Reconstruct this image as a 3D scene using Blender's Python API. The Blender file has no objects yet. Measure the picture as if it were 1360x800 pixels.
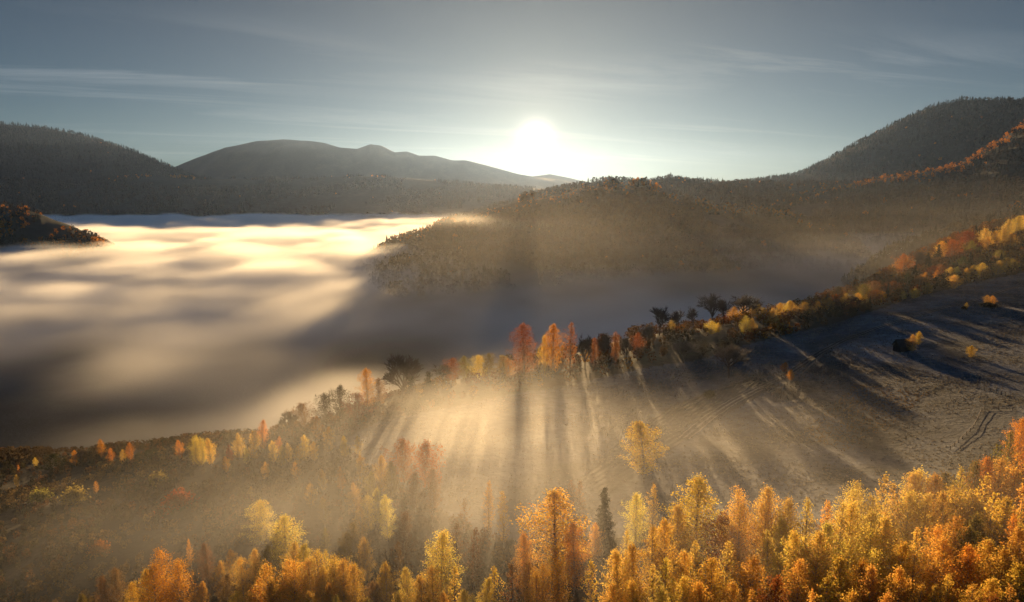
P_SUN=5.0; P_SUNCOL=(1.0,0.65,0.30); P_SKY=0.055; P_DUST=0.25; P_EXPO=1.35
P_G1=(0.0150,13.0); P_G2=(0.060,2.0); P_G3=(0.30,1.25); P_SKYTINT=(0.140,0.242,0.352); P_CIRR=0.8
P_VB=8; P_STEP=1.7
P_HAZE=1.15e-5; P_HG=0.65; P_HAZECOL=(0.36,0.55,1.0,1)
import bpy, math, random
import numpy as np

rng = np.random.default_rng(7)
random.seed(7)
scene = bpy.context.scene
COL = scene.collection

# ------------------------------------------------------------------ camera model
CAMZ = 170.0                      # height of the drone above the valley datum
F = 907.0                         # focal length in pixels of the 1360 px wide photo
PITCH = math.radians(8.65)
SP, CP = math.sin(PITCH), math.cos(PITCH)


def ray(px, py):
    """slope x/y and z/y of the sight line through a photo pixel"""
    u = (np.asarray(px, float) - 680.0) / F
    v = (400.0 - np.asarray(py, float)) / F
    d = CP + v * SP
    return u / d, (-SP + v * CP) / d


def project(x, y, z):
    zz = z - CAMZ
    dep = y * CP - zz * SP
    up = y * SP + zz * CP
    return 680 + F * x / dep, 400 - F * up / dep


# ------------------------------------------------------------------ noise
def _hash(i, j, k, seed):
    h = (i * 374761393 + j * 668265263 + k * 2147483647 + seed * 974711) & 0xFFFFFFFF
    h = ((h ^ (h >> 13)) * 1274126177) & 0xFFFFFFFF
    h = (h ^ (h >> 16)) & 0xFFFFFFFF
    return h.astype(np.float64) / 4294967295.0


def vnoise(x, y, z=0.0, seed=0):
    x, y, z = np.broadcast_arrays(np.asarray(x, float), np.asarray(y, float), np.asarray(z, float))
    xi, yi, zi = np.floor(x).astype(np.int64), np.floor(y).astype(np.int64), np.floor(z).astype(np.int64)
    fx, fy, fz = x - xi, y - yi, z - zi
    fx, fy, fz = (f * f * f * (f * (f * 6 - 15) + 10) for f in (fx, fy, fz))
    out = 0
    for dx in (0, 1):
        wx = fx if dx else 1 - fx
        for dy in (0, 1):
            wy = fy if dy else 1 - fy
            for dz in (0, 1):
                wz = fz if dz else 1 - fz
                out = out + wx * wy * wz * _hash(xi + dx, yi + dy, zi + dz, seed)
    return out * 2 - 1


def fbm(x, y, z=0.0, octaves=4, seed=0, gain=0.5):
    x, y, z = np.asarray(x, float), np.asarray(y, float), np.asarray(z, float)
    a, t, n = 1.0, 0.0, 0.0
    for o in range(octaves):
        t = t + a * vnoise(x, y, z, seed + o * 17)
        n += a
        a *= gain
        x, y, z = x * 2.03 + 11.7, y * 2.03 + 5.3, z * 2.03 + 3.1
    return t / n


def sstep(a, b, x):
    t = np.clip((np.asarray(x, float) - a) / (b - a), 0, 1)
    return t * t * (3 - 2 * t)


def gauss(x, y, cx, cy, rx, ry):
    return np.exp(-(((x - cx) / rx) ** 2 + ((y - cy) / ry) ** 2))


# ------------------------------------------------------------------ terrain
# the near slope: photo pixel and depth of points on the ground
NEAR = [
    (-300, 800, 150), (-300, 690, 200), (-300, 600, 300),
    (0, 800, 135), (0, 700, 176), (0, 612, 262),
    (170, 800, 126), (170, 700, 165), (170, 605, 238),
    (340, 800, 119), (340, 700, 154), (340, 600, 206), (340, 585, 218),
    (510, 800, 118), (510, 700, 150), (510, 600, 197), (510, 548, 240),
    (680, 800, 116), (680, 700, 147), (680, 600, 193), (680, 518, 262), (700, 505, 278),
    (850, 800, 112), (850, 700, 143), (850, 600, 190), (850, 500, 275), (850, 462, 312),
    (1020, 800, 105), (1020, 700, 138), (1020, 600, 188), (1020, 500, 268), (1020, 437, 355),
    (1190, 800, 100), (1190, 700, 132), (1190, 600, 180), (1190, 500, 255), (1190, 450, 308), (1190, 400, 395),
    (1190, 362, 520),
    (1360, 800, 92), (1360, 700, 120), (1360, 600, 162), (1360, 500, 235), (1360, 450, 290), (1360, 368, 445),
    (1360, 300, 680), (1275, 325, 590),
    (1640, 800, 85), (1640, 600, 150), (1640, 450, 270), (1640, 350, 430), (1640, 280, 700),
]


def _tps(r2):
    return 0.5 * r2 * np.log(r2 + 1e-9)


_P, _Z = [], []
for px, py, y in NEAR:
    s, t = ray(px, py)
    _P.append((s * 1.6, math.log(y)))
    _Z.append(t * y)
_P, _Z = np.array(_P), np.array(_Z)
_n = len(_P)
_A = np.zeros((_n + 3, _n + 3))
_A[:_n, :_n] = _tps(((_P[:, None] - _P[None]) ** 2).sum(-1)) + np.eye(_n) * 0.01
_A[:_n, _n] = 1
_A[:_n, _n + 1:] = _P
_A[_n, :_n] = 1
_A[_n + 1:, :_n] = _P.T
_W = np.linalg.solve(_A, np.concatenate([_Z, [0, 0, 0]]))


def near_z(s, y):
    q = np.stack([np.clip(s, -1.15, 1.15) * 1.6, np.log(np.clip(y, 70, 760))], -1)
    sh = q.shape[:-1]
    q = q.reshape(-1, 2)
    out = np.empty(len(q))
    for i in range(0, len(q), 40000):
        c = q[i:i + 40000]
        r2 = ((c[:, None] - _P[None]) ** 2).sum(-1)
        out[i:i + 40000] = _tps(r2) @ _W[:_n] + _W[_n] + c @ _W[_n + 1:]
    return out.reshape(sh)


# depth of the lip where the near shelf drops into the valley
_LIP = np.array([(-400, 300), (0, 268), (170, 244), (340, 224), (440, 236), (510, 258), (600, 280), (680, 298),
                 (760, 312), (850, 338), (940, 362), (1020, 392), (1100, 432), (1150, 475), (1190, 535), (1250, 620),
                 (1300, 700), (1360, 760), (1640, 860)], float)
_LIP_S = (_LIP[:, 0] - 680) / F / 0.985


def lip(s):
    return np.interp(s, _LIP_S, _LIP[:, 1])


FLOOR = -158.0
# ridges: crest as (photo x, photo y, depth); depth of the front and back slopes; foot height
RIDGES = {
    'far_range': dict(c=[(560, 262, 11000), (640, 244, 11000), (690, 236, 11000), (730, 231, 11000), (760, 237, 11000), (800, 246, 11000), (900, 256, 11000)], wf=1800, wb=1500, foot=-60, amp=12),
    'north_range': dict(c=[(100, 262, 9300), (180, 237, 9300), (230, 222, 9300), (260, 210, 9300), (300, 196, 9300), (340, 187, 9300), (375, 185, 9300), (410, 186, 9300),
                           (432, 189, 9300), (452, 195, 9300), (474, 197, 9300), (492, 191, 9300), (506, 193, 9300), (524, 202, 9300), (540, 200.5, 9300), (556, 206, 9300), (578, 206, 9300), (600, 213, 9300), (618, 213, 9300), (650, 221, 9300), (690, 231, 9300), (740, 239, 9300), (820, 254, 9300)],
                        wf=2600, wb=1700, foot=-60, amp=26),
    'left_mountain': dict(c=[(-500, 150, 6800), (-200, 146, 6800), (0, 164, 6800), (60, 170, 6800), (110, 180, 6800), (150, 192, 6800), (190, 205, 6800), (220, 219, 6800), (250, 231, 6800), (320, 258, 6800)],
                          wf=2000, wb=1500, foot=-60, amp=10),
    'low_ridge': dict(c=[(-500, 232, 4600), (-100, 235, 4600), (0, 238, 4600), (60, 241, 4600), (100, 244, 4600), (130, 239, 4550), (180, 234, 4500), (240, 235, 4500), (300, 238, 4600), (400, 237, 4600), (470, 234, 4600), (540, 237, 4600), (600, 242, 4600), (660, 247, 4600), (720, 251, 4600), (820, 258, 4600)],
                      wf=1750, wb=1000, foot=-130, amp=8),
    'middle_hill': dict(c=[(440, 370, 1130), (490, 343, 1180), (515, 326, 1225), (560, 311, 1290), (600, 296, 1350), (640, 281, 1400), (680, 269, 1450), (720, 264, 1500), (750, 258, 1500), (778, 248, 1505), (805, 248.4, 1510), (840, 251, 1520), (870, 256, 1535), (915, 271, 1555),
                           (970, 281, 1560), (1020, 288, 1540), (1080, 299, 1500), (1140, 315, 1450)], wf=880, wb=620, foot=-150, amp=6),
    'back_hill': dict(c=[(600, 290, 2300), (690, 266, 2300), (720, 256, 2300), (760, 246, 2300), (800, 239, 2300), (850, 243, 2300), (890, 235, 2300), (930, 241, 2300), (1000, 243, 2350), (1050, 243, 2400), (1150, 243, 2400)],
                      wf=700, wb=700, foot=-120, amp=5),
    'right_mountain': dict(c=[(940, 250, 3800), (980, 243, 3800), (1040, 235, 3800), (1060, 231, 3800), (1090, 216, 3800), (1130, 195, 3800), (1170, 174, 3800), (1200, 158, 3800), (1240, 140, 3800), (1280, 132, 3800), (1360, 133, 3800), (1500, 125, 3800), (1900, 150, 3800)],
                           wf=1500, wb=1200, foot=-100, amp=8),
    'right_spur': dict(c=[(930, 278, 2450), (960, 268, 2450), (1010, 266, 2400), (1060, 257, 2350), (1100, 252, 2300), (1150, 241, 2250), (1200, 232, 2200), (1260, 222, 2150), (1290, 209, 2150), (1330, 183, 2150), (1360, 164, 2150), (1450, 118, 2150), (1800, 100, 2150)],
                       wf=1000, wb=800, foot=-130, amp=8),
    'spruce_spur': dict(c=[(1100, 395, 850), (1180, 340, 880), (1230, 316, 900), (1290, 299, 920), (1360, 286, 940), (1500, 262, 960), (1800, 230, 980)], wf=190, wb=380, foot=-150, amp=4),
    'left_knoll': dict(c=[(-500, 262, 1350), (-200, 268, 1350), (0, 273, 1350), (30, 277, 1350), (60, 287, 1350), (100, 302, 1330), (140, 322, 1320), (190, 352, 1300)], wf=330, wb=330, foot=-150, amp=4),
}
for r in RIDGES.values():
    c = np.array(r['c'], float)
    s, t = ray(c[:, 0], c[:, 1])
    r['s'], r['zc'], r['yc'] = s, t * c[:, 2], c[:, 2]


def ridge_z(r, s, y, x):
    zc = np.interp(s, r['s'], r['zc'])
    yc = np.interp(s, r['s'], r['yc'])
    e = np.minimum((s - r['s'][0]) / 0.10, (r['s'][-1] - s) / 0.10)
    zc = np.where(e < 0, zc + e * 120, zc)
    d = yc - y
    t = np.where(d > 0, d / r['wf'], -d / r['wb'])
    k = np.clip(t, 0, 1)
    prof = 0.55 * (1 - k) ** 1.15 + 0.45 * (0.5 + 0.5 * np.cos(np.pi * k))
    L = 0.22 * r['wf']
    g = fbm(x / L, y / (2.4 * L), 0, 4, seed=31) * r['amp'] * 3.2 * (0.12 + 0.88 * np.clip(t * 4, 0, 1)) * np.clip((1 - t) * 3, 0, 1)
    z = r['foot'] + (zc - r['foot']) * prof + g
    return np.where(t < 1, z, -400.0)


def ground(x, y):
    """ground height relative to the camera"""
    x, y = np.broadcast_arrays(np.asarray(x, float), np.asarray(y, float))
    y = np.maximum(y, 10.0)
    s = x / y
    L = lip(s)
    nz = near_z(s, np.minimum(y, L + 25))
    over = y - L
    nz = nz - np.where(over > -20, 0.42 * np.clip(over + 20, 0, None) * sstep(-20, 90, over), 0)
    nz = nz + 0.5 * fbm(x / 26, y / 26, 0, 3, seed=3)
    fl = FLOOR + 7 * fbm(x / 260, y / 260, 0, 3, seed=9)
    z = np.maximum(nz, fl)
    k = 5.0
    for r in RIDGES.values():
        rz = ridge_z(r, s, y, x)
        m = np.maximum(z, rz)
        h = np.clip(k - np.abs(z - rz), 0, None) / k
        z = m + h * h * k * 0.25
    return z


def at(px, py, y0=80.0, y1=12000.0):
    """where the sight line through a photo pixel first meets the ground"""
    s, t = ray(px, py)
    ys = np.exp(np.linspace(math.log(y0), math.log(y1), 2500))
    hit = np.nonzero(ground(s * ys, ys) >= t * ys)[0]
    i = hit[0] if len(hit) else len(ys) - 1
    if i > 0:
        a, b = ys[i - 1], ys[i]
        for _ in range(18):
            m = 0.5 * (a + b)
            if float(ground(s * m, m)) >= t * m:
                b = m
            else:
                a = m
        y = b
    else:
        y = ys[0]
    return float(s * y), float(y)


def gz(x, y):
    return float(ground(x, y)) + CAMZ


# ------------------------------------------------------------------ helpers
def link(o, parent=None):
    COL.objects.link(o)
    if parent is not None:
        o.parent = parent
    return o


def tag(o, label=None, cat=None, group=None, kind=None):
    if label: o['label'] = label
    if cat: o['category'] = cat
    if group: o['group'] = group
    if kind: o['kind'] = kind
    return o


def mesh_from(name, verts, faces_flat, nper, mat=None, col=None, smooth=False):
    """mesh of faces that all have nper corners; col = per vertex rgb"""
    verts = np.asarray(verts, np.float32).reshape(-1, 3)
    ff = np.asarray(faces_flat, np.int32).reshape(-1)
    nf = len(ff) // nper
    me = bpy.data.meshes.new(name)
    me.vertices.add(len(verts))
    me.vertices.foreach_set('co', verts.ravel())
    me.loops.add(len(ff))
    me.loops.foreach_set('vertex_index', ff)
    me.polygons.add(nf)
    me.polygons.foreach_set('loop_start', np.arange(0, nf * nper, nper, dtype=np.int32))
    if smooth:
        me.polygons.foreach_set('use_smooth', np.ones(nf, bool))
    if col is not None:
        a = me.attributes.new('col', 'FLOAT_COLOR', 'POINT')
        c = np.ones((len(verts), 4), np.float32)
        c[:, :3] = col
        a.data.foreach_set('color', c.ravel())
    if mat is not None:
        me.materials.append(mat)
    me.update()
    return me


class N:
    """small node-tree writer"""
    def __init__(self, nt):
        self.nt = nt
        nt.nodes.clear()

    def __call__(self, kind, inputs=None, **props):
        n = self.nt.nodes.new(kind)
        for k, v in props.items():
            setattr(n, k, v)
        for k, v in (inputs or {}).items():
            self.set(n.inputs[k], v)
        return n

    def set(self, sock, v):
        if isinstance(v, bpy.types.NodeSocket):
            self.nt.links.new(v, sock)
        elif isinstance(v, bpy.types.Node):
            self.nt.links.new(v.outputs[0], sock)
        else:
            sock.default_value = v

    def math(self, op, a, b=0.0, c=0.0, clamp=False):
        n = self.nt.nodes.new('ShaderNodeMath')
        n.operation = op
        n.use_clamp = clamp
        for i, v in enumerate((a, b, c)):
            self.set(n.inputs[i], v)
        return n.outputs[0]

    def mix(self, f, a, b, blend='MIX'):
        n = self.nt.nodes.new('ShaderNodeMix')
        n.data_type = 'RGBA'
        n.blend_type = blend
        self.set(n.inputs[0], f)
        self.set(n.inputs[6], a)
        self.set(n.inputs[7], b)
        return n.outputs[2]


def new_mat(name):
    m = bpy.data.materials.new(name)
    m.use_nodes = True
    return m, N(m.node_tree)


# ------------------------------------------------------------------ camera
cam = bpy.data.cameras.new('camera')
cam.sensor_width = 36.0
cam.lens = 36.0 * F / 1360.0
cam.clip_start = 1.0
cam.clip_end = 80000.0
cam_o = link(bpy.data.objects.new('camera', cam))
cam_o.location = (0, 0, CAMZ)
cam_o.rotation_euler = (math.radians(90) - PITCH, 0, 0)
scene.camera = cam_o

# ------------------------------------------------------------------ sun and sky
_s, _t = ray(712, 183)
SUN_DIR = np.array([_s, 1.0, _t])
SUN_DIR = SUN_DIR / np.linalg.norm(SUN_DIR)
SUN_EL = math.asin(SUN_DIR[2])
SUN_AZ = math.atan2(SUN_DIR[0], SUN_DIR[1])
sun = bpy.data.lights.new('sun', 'SUN')
sun.energy = P_SUN
sun.angle = math.radians(0.5)
sun.color = P_SUNCOL
sun_o = link(bpy.data.objects.new('sun', sun))
sun_o.location = (300, 4000, CAMZ + 900)
import mathutils
sun_o.rotation_euler = mathutils.Vector(tuple(-SUN_DIR)).to_track_quat('-Z', 'Y').to_euler()

world = bpy.data.worlds.new('World')
scene.world = world
world.use_nodes = True
n = N(world.node_tree)
sky = n('ShaderNodeTexSky', sky_type='NISHITA')
sky.sun_disc = False
sky.sun_elevation = SUN_EL
sky.sun_rotation = SUN_AZ
sky.altitude = 600
sky.air_density = 1.0
sky.dust_density = P_DUST
sky.ozone_density = 2.0
tc = n('ShaderNodeTexCoord')
nrm = n('ShaderNodeVectorMath', {0: tc.outputs['Generated']}, operation='NORMALIZE')
dt = n('ShaderNodeVectorMath', {0: nrm.outputs[0], 1: tuple(SUN_DIR)}, operation='DOT_PRODUCT').outputs['Value']
ang = n.math('ARCCOSINE', n.math('MINIMUM', dt, 0.9999999))          # radians from the sun
core = n.math('POWER', 2.718, n.math('MULTIPLY', n.math('POWER', n.math('DIVIDE', ang, P_G1[0]), 1.5), -1.0))
halo = n.math('POWER', 2.718, n.math('MULTIPLY', n.math('DIVIDE', ang, P_G2[0]), -1.0))
wide = n.math('POWER', 2.718, n.math('MULTIPLY', n.math('DIVIDE', ang, P_G3[0]), -1.0))
# thin cirrus on a high plane
sep = n('ShaderNodeSeparateXYZ', {0: nrm.outputs[0]})
zz = n.math('MAXIMUM', n.math('ADD', sep.outputs[2], 0.06), 0.02)
cx = n.math('DIVIDE', sep.outputs[0], zz)
cy = n.math('DIVIDE', sep.outputs[1], zz)
rx = n.math('ADD', n.math('MULTIPLY', cx, 0.93), n.math('MULTIPLY', cy, 0.36))
ry = n.math('ADD', n.math('MULTIPLY', cx, -0.36), n.math('MULTIPLY', cy, 0.93))
cv = n('ShaderNodeCombineXYZ', {0: n.math('MULTIPLY', rx, 0.32), 1: n.math('MULTIPLY', ry, 1.5), 2: 0.3})
wz = n('ShaderNodeTexNoise', {'Vector': cv.outputs[0], 'Scale': 0.9, 'Detail': 7.0, 'Roughness': 0.62, 'Distortion': 0.8})
cv2 = n('ShaderNodeCombineXYZ', {0: n.math('MULTIPLY', cx, 0.12), 1: n.math('MULTIPLY', cy, 0.22), 2: 4.3})
wz2 = n('ShaderNodeTexNoise', {'Vector': cv2.outputs[0], 'Scale': 1.0, 'Detail': 2.0})
ci = n('ShaderNodeMapRange', {0: wz.outputs[0], 1: 0.50, 2: 0.82})
cm = n('ShaderNodeMapRange', {0: wz2.outputs[0], 1: 0.46, 2: 0.64})
cirrus = n.math('MULTIPLY', n.math('MULTIPLY', ci.outputs[0], cm.outputs[0]), n.math('MULTIPLY', sep.outputs[2], 6.0, clamp=True))
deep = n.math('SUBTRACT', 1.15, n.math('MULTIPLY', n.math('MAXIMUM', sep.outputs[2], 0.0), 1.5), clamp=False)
bwc = n('ShaderNodeRGBToBW', {0: sky.outputs[0]})
skc = n.mix(0.34, sky.outputs[0], bwc.outputs[0])
skc = n.mix(1.0, skc, (*P_SKYTINT, 1), 'MULTIPLY')
skc = n('ShaderNodeVectorMath', {0: skc}, operation='SCALE')
high = n('ShaderNodeMapRange', {0: sep.outputs[2], 1: 0.33, 2: 0.75, 3: 0.0, 4: 3.6}, interpolation_type='SMOOTHSTEP')  # overhead sky brightened beyond the sky model, added as bluish fill for shadows
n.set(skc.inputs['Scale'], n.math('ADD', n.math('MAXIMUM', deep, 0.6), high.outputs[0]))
skc = skc.outputs[0]


def scaled(col, f):
    v = n('ShaderNodeVectorMath', {0: col}, operation='SCALE')
    n.set(v.inputs['Scale'], f)
    return v.outputs[0]


def vadd(a, b):
    return n('ShaderNodeVectorMath', {0: a, 1: b}, operation='ADD').outputs[0]


cirr_col = vadd(scaled((1.0, 0.86, 0.66), n.math('MULTIPLY', wide, P_CIRR * 9)), (P_CIRR * .8, P_CIRR * .9, P_CIRR))
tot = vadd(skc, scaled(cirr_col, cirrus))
tot = vadd(tot, scaled((1.0, 0.90, 0.72), n.math('MULTIPLY', core, P_G1[1])))
tot = vadd(tot, scaled((1.0, 0.80, 0.48), n.math('MULTIPLY', halo, P_G2[1])))
tot = vadd(tot, scaled((1.0, 0.74, 0.38), n.math('MULTIPLY', wide, P_G3[1])))
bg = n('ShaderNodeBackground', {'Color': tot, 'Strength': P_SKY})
n('ShaderNodeOutputWorld', {'Surface': bg.outputs[0]})
world.cycles.sampling_method = 'MANUAL'
world.cycles.sample_map_resolution = 1024

# ------------------------------------------------------------------ render settings
scene.view_settings.view_transform = 'Standard'
scene.view_settings.look = 'None'
scene.view_settings.exposure = P_EXPO
scene.view_settings.gamma = 1.0
cy_ = scene.cycles
cy_.use_denoising = True
cy_.max_bounces = 10
cy_.diffuse_bounces = 2
cy_.transmission_bounces = 3
cy_.volume_bounces = P_VB
cy_.transparent_max_bounces = 8
cy_.volume_step_rate = P_STEP
cy_.volume_max_steps = 256
cy_.use_adaptive_sampling = True
cy_.adaptive_threshold = 0.02
cy_.sample_clamp_indirect = 6.0
cy_.caustics_reflective = False
cy_.caustics_refractive = False

# ------------------------------------------------------------------ the ground sheet
S_ = np.concatenate([np.linspace(-1.7, -0.86, 60)[:-1], np.linspace(-0.86, 0.86, 560), np.linspace(0.86, 1.7, 60)[1:]])
Y_ = np.exp(np.linspace(math.log(28), math.log(14000), 660))
SS, YY = np.meshgrid(S_, Y_)
XX = SS * YY
ZZ = ground(XX, YY)
nr, nc = SS.shape
idx = np.arange(nr * nc).reshape(nr, nc)
quads = np.stack([idx[:-1, :-1], idx[:-1, 1:], idx[1:, 1:], idx[1:, :-1]], -1).reshape(-1, 4)


def wood_mask(x, y):
    """1 where trees and brush cover the ground, 0 on open meadow"""
    s = x / y
    L = lip(s)
    pxx, pyy = project(x, y, ground(x, y) + CAMZ)
    # open meadow polygon in plan, from its outline in the photo
    inside = point_in(x, y, MEADOW)
    return 1.0 - inside


def point_in(x, y, poly):
    x, y = np.asarray(x, float), np.asarray(y, float)
    res = np.zeros(x.shape, bool)
    j = len(poly) - 1
    for i in range(len(poly)):
        xi, yi = poly[i]
        xj, yj = poly[j]
        c = ((yi > y) != (yj > y)) & (x < (xj - xi) * (y - yi) / (yj - yi + 1e-12) + xi)
        res ^= c
        j = i
    return res.astype(float)


_out = [(445, 590), (500, 562), (560, 548), (640, 532), (700, 520), (780, 506), (850, 490), (930, 478), (985, 460), (1040, 446), (1100, 432), (1170, 410),
        (1230, 392), (1290, 376), (1360, 362), (1420, 360), (1420, 560), (1345, 600), (1250, 655), (1160, 690), (1090, 705), (1000, 690), (930, 690), (870, 690), (800, 720),
        (700, 725), (620, 700), (560, 660), (500, 630)]
MEADOW = [at(*p) for p in _out]
# ------------------------------------------------------------------ plant materials
def leaf_mat(name, transl, per_object):
    m, n = new_mat(name)
    at_ = n('ShaderNodeAttribute', attribute_name='col')
    base = at_.outputs['Color']
    if per_object:
        oi = n('ShaderNodeObjectInfo')
        base = n.mix(1.0, base, oi.outputs['Color'], 'MULTIPLY')
    d = n('ShaderNodeBsdfDiffuse', {'Color': base, 'Roughness': 0.6})
    t = n('ShaderNodeBsdfTranslucent', {'Color': base})
    mx = n('ShaderNodeMixShader', {0: transl, 1: d.outputs[0], 2: t.outputs[0]})
    n('ShaderNodeOutputMaterial', {'Surface': mx.outputs[0]})
    return m


LEAF = leaf_mat('autumn_leaves', 0.62, True)
LEAF_FAR = leaf_mat('distant_foliage', 0.45, False)
BARK, n = new_mat('birch_bark')
nz_ = n('ShaderNodeTexNoise', {'Scale': 3.0, 'Detail': 4.0})
tcx = n('ShaderNodeTexCoord')
mp = n('ShaderNodeMapping', {'Vector': tcx.outputs['Object'], 'Scale': (1.0, 1.0, 3.0)})
n.set(nz_.inputs['Vector'], mp.outputs[0])
rp = n('ShaderNodeMapRange', {0: nz_.outputs[0], 1: 0.45, 2: 0.6})
cc = n.mix(rp.outputs[0], (.42, .38, .33, 1), (.06, .05, .045, 1))
n('ShaderNodeOutputMaterial', {'Surface': n('ShaderNodeBsdfPrincipled', {'Base Color': cc, 'Roughness': 0.85}).outputs[0]})
TWIG, n = new_mat('dark_bark')
nz_ = n('ShaderNodeTexNoise', {'Scale': 4.0, 'Detail': 3.0})
cc = n.mix(nz_.outputs[0], (.05, .035, .028, 1), (.10, .075, .06, 1))
n('ShaderNodeOutputMaterial', {'Surface': n('ShaderNodeBsdfPrincipled', {'Base Color': cc, 'Roughness': 0.9}).outputs[0]})


# ------------------------------------------------------------------ plant shapes
def quads_at(cen, size, r, flat=0.0, aspect=1.0):
    """one randomly turned quad per centre (slightly folded look from the random turn)"""
    m = len(cen)
    a = r.normal(size=(m, 3))
    a /= np.linalg.norm(a, axis=1)[:, None]
    b = r.normal(size=(m, 3))
    if flat:
        a[:, 2] *= (1 - flat)
        a /= np.linalg.norm(a, axis=1)[:, None]
    b -= (b * a).sum(1)[:, None] * a
    b /= np.linalg.norm(b, axis=1)[:, None]
    s = np.asarray(size)[:, None] * 0.5
    v = np.stack([cen - a * s * 1.15, cen - b * s * .8 * aspect, cen + a * s * 1.15, cen + b * s * .8 * aspect], 1)
    return v.reshape(-1, 3), np.arange(4 * m).reshape(m, 4)


class Tubes:
    def __init__(self):
        self.v, self.f, self.k = [], [], 0

    def seg(self, p, q, r0, r1, sides=5):
        p, q = np.asarray(p, float), np.asarray(q, float)
        d = q - p
        d = d / (np.linalg.norm(d) + 1e-9)
        u = np.cross(d, (0.3, 0.9, 0.2) if abs(d[1]) < .9 else (1, 0, 0))
        u /= np.linalg.norm(u)
        w = np.cross(d, u)
        a = np.arange(sides) * 2 * np.pi / sides
        ring = np.cos(a)[:, None] * u + np.sin(a)[:, None] * w
        self.v += [p + ring * r0, q + ring * r1]
        i = np.arange(sides)
        j = (i + 1) % sides
        self.f.append(np.stack([i, j, j + sides, i + sides], 1) + self.k)
        self.k += 2 * sides

    def poly(self, pts, r0, r1, sides=5):
        m = len(pts) - 1
        for i in range(m):
            self.seg(pts[i], pts[i + 1], r0 + (r1 - r0) * i / m, r0 + (r1 - r0) * (i + 1) / m, sides)

    def mesh(self, name, mat):
        return mesh_from(name, np.concatenate(self.v), np.concatenate(self.f), 4, mat, smooth=True)


def crown_tree(name, seed, H=15.0, R=2.6, lo=0.16, shape=0.8, nb=95, clump=25, leaf=0.168, lobes=0.25, stems=1, low_dark=0.0):
    """trunk with limbs, and a crown of leaf sprays carried by those limbs"""
    r = np.random.default_rng(seed)
    tb = Tubes()
    cen, br = [], []
    for st in range(stems):
        off = np.array([0, 0]) if stems == 1 else r.normal(size=2) * R * 0.42
        h = H * (1.0 if st == 0 else r.uniform(.74, .95))
        lean = r.normal(size=2) * 0.02 * H
        def axis(t):
            return np.array([off[0] * min(1, t * 3) + lean[0] * t * t, off[1] * min(1, t * 3) + lean[1] * t * t, h * t])
        tb.poly([axis(t) for t in np.linspace(-0.02, 0.97, 9)], 0.0105 * h + .04, 0.012, 6)
        rr = R if stems == 1 else R * .72
        ph = r.uniform(0, 6.28, 4)
        m = nb if stems == 1 else int(nb * .62)
        for b in range(m):
            t = lo + (1 - lo) * ((b + r.uniform(0, 1)) / m) ** 0.95
            tt = (t - lo) / (1 - lo)
            az = b * 2.399 + r.uniform(-.5, .5)
            prof = (math.sin(math.pi * min(1, tt ** shape * .93 + .05)) ** 0.75) * (1 - 0.30 * tt - 0.25 * tt * tt)
            lob = 1 + lobes * (math.sin(3 * az + ph[0] + 5 * tt) * .6 + math.sin(2 * az + ph[1] - 9 * tt) * .6) + r.normal() * .2
            L = max(rr * prof * lob, 0.12 * rr * (1.15 - tt))
            up = 0.55 + 0.5 * tt
            a0 = axis(max(t - 0.07, 0.02))
            tip = a0 + np.array([math.cos(az) * L, math.sin(az) * L, L * up + .2])
            mid = (a0 + tip) * .5 + np.array([0, 0, .08 * L])
            tb.poly([a0, mid, tip], 0.004 * h * (1.1 - tt) + .008, .006, 3)
            nk = max(2, int(round(4.2 * L / rr + 1)))
            shade = r.uniform(.72, 1.18)
            for kq in range(nk):
                w = (kq + 1) / nk
                c = (1 - w) ** 2 * a0 + 2 * w * (1 - w) * mid + w * w * tip
                q = int(clump * (.6 + .6 * w))
                sp = r.normal(size=(q, 3)) * np.array([.13, .13, .15]) * R * (.9 - .25 * w) 
                sp[:, 2] -= np.abs(r.normal(size=q)) * .05 * R
                cen.append(c + sp)
                br.append(np.full(q, shade))
    cen = np.concatenate(cen)
    br = np.concatenate(br)
    v, f = quads_at(cen, r.uniform(.6, 1.25, len(cen)) * leaf, r)
    c = np.ones((len(cen), 3)) * (br * r.uniform(.78, 1.15, len(cen)))[:, None]
    hue = r.normal(size=len(cen)) * .10
    c[:, 1] *= 1 + hue
    c = np.repeat(c, 4, 0)
    return tb.mesh(name + '_trunk', BARK), mesh_from(name + '_crown', v, f, 4, LEAF, c)


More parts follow.
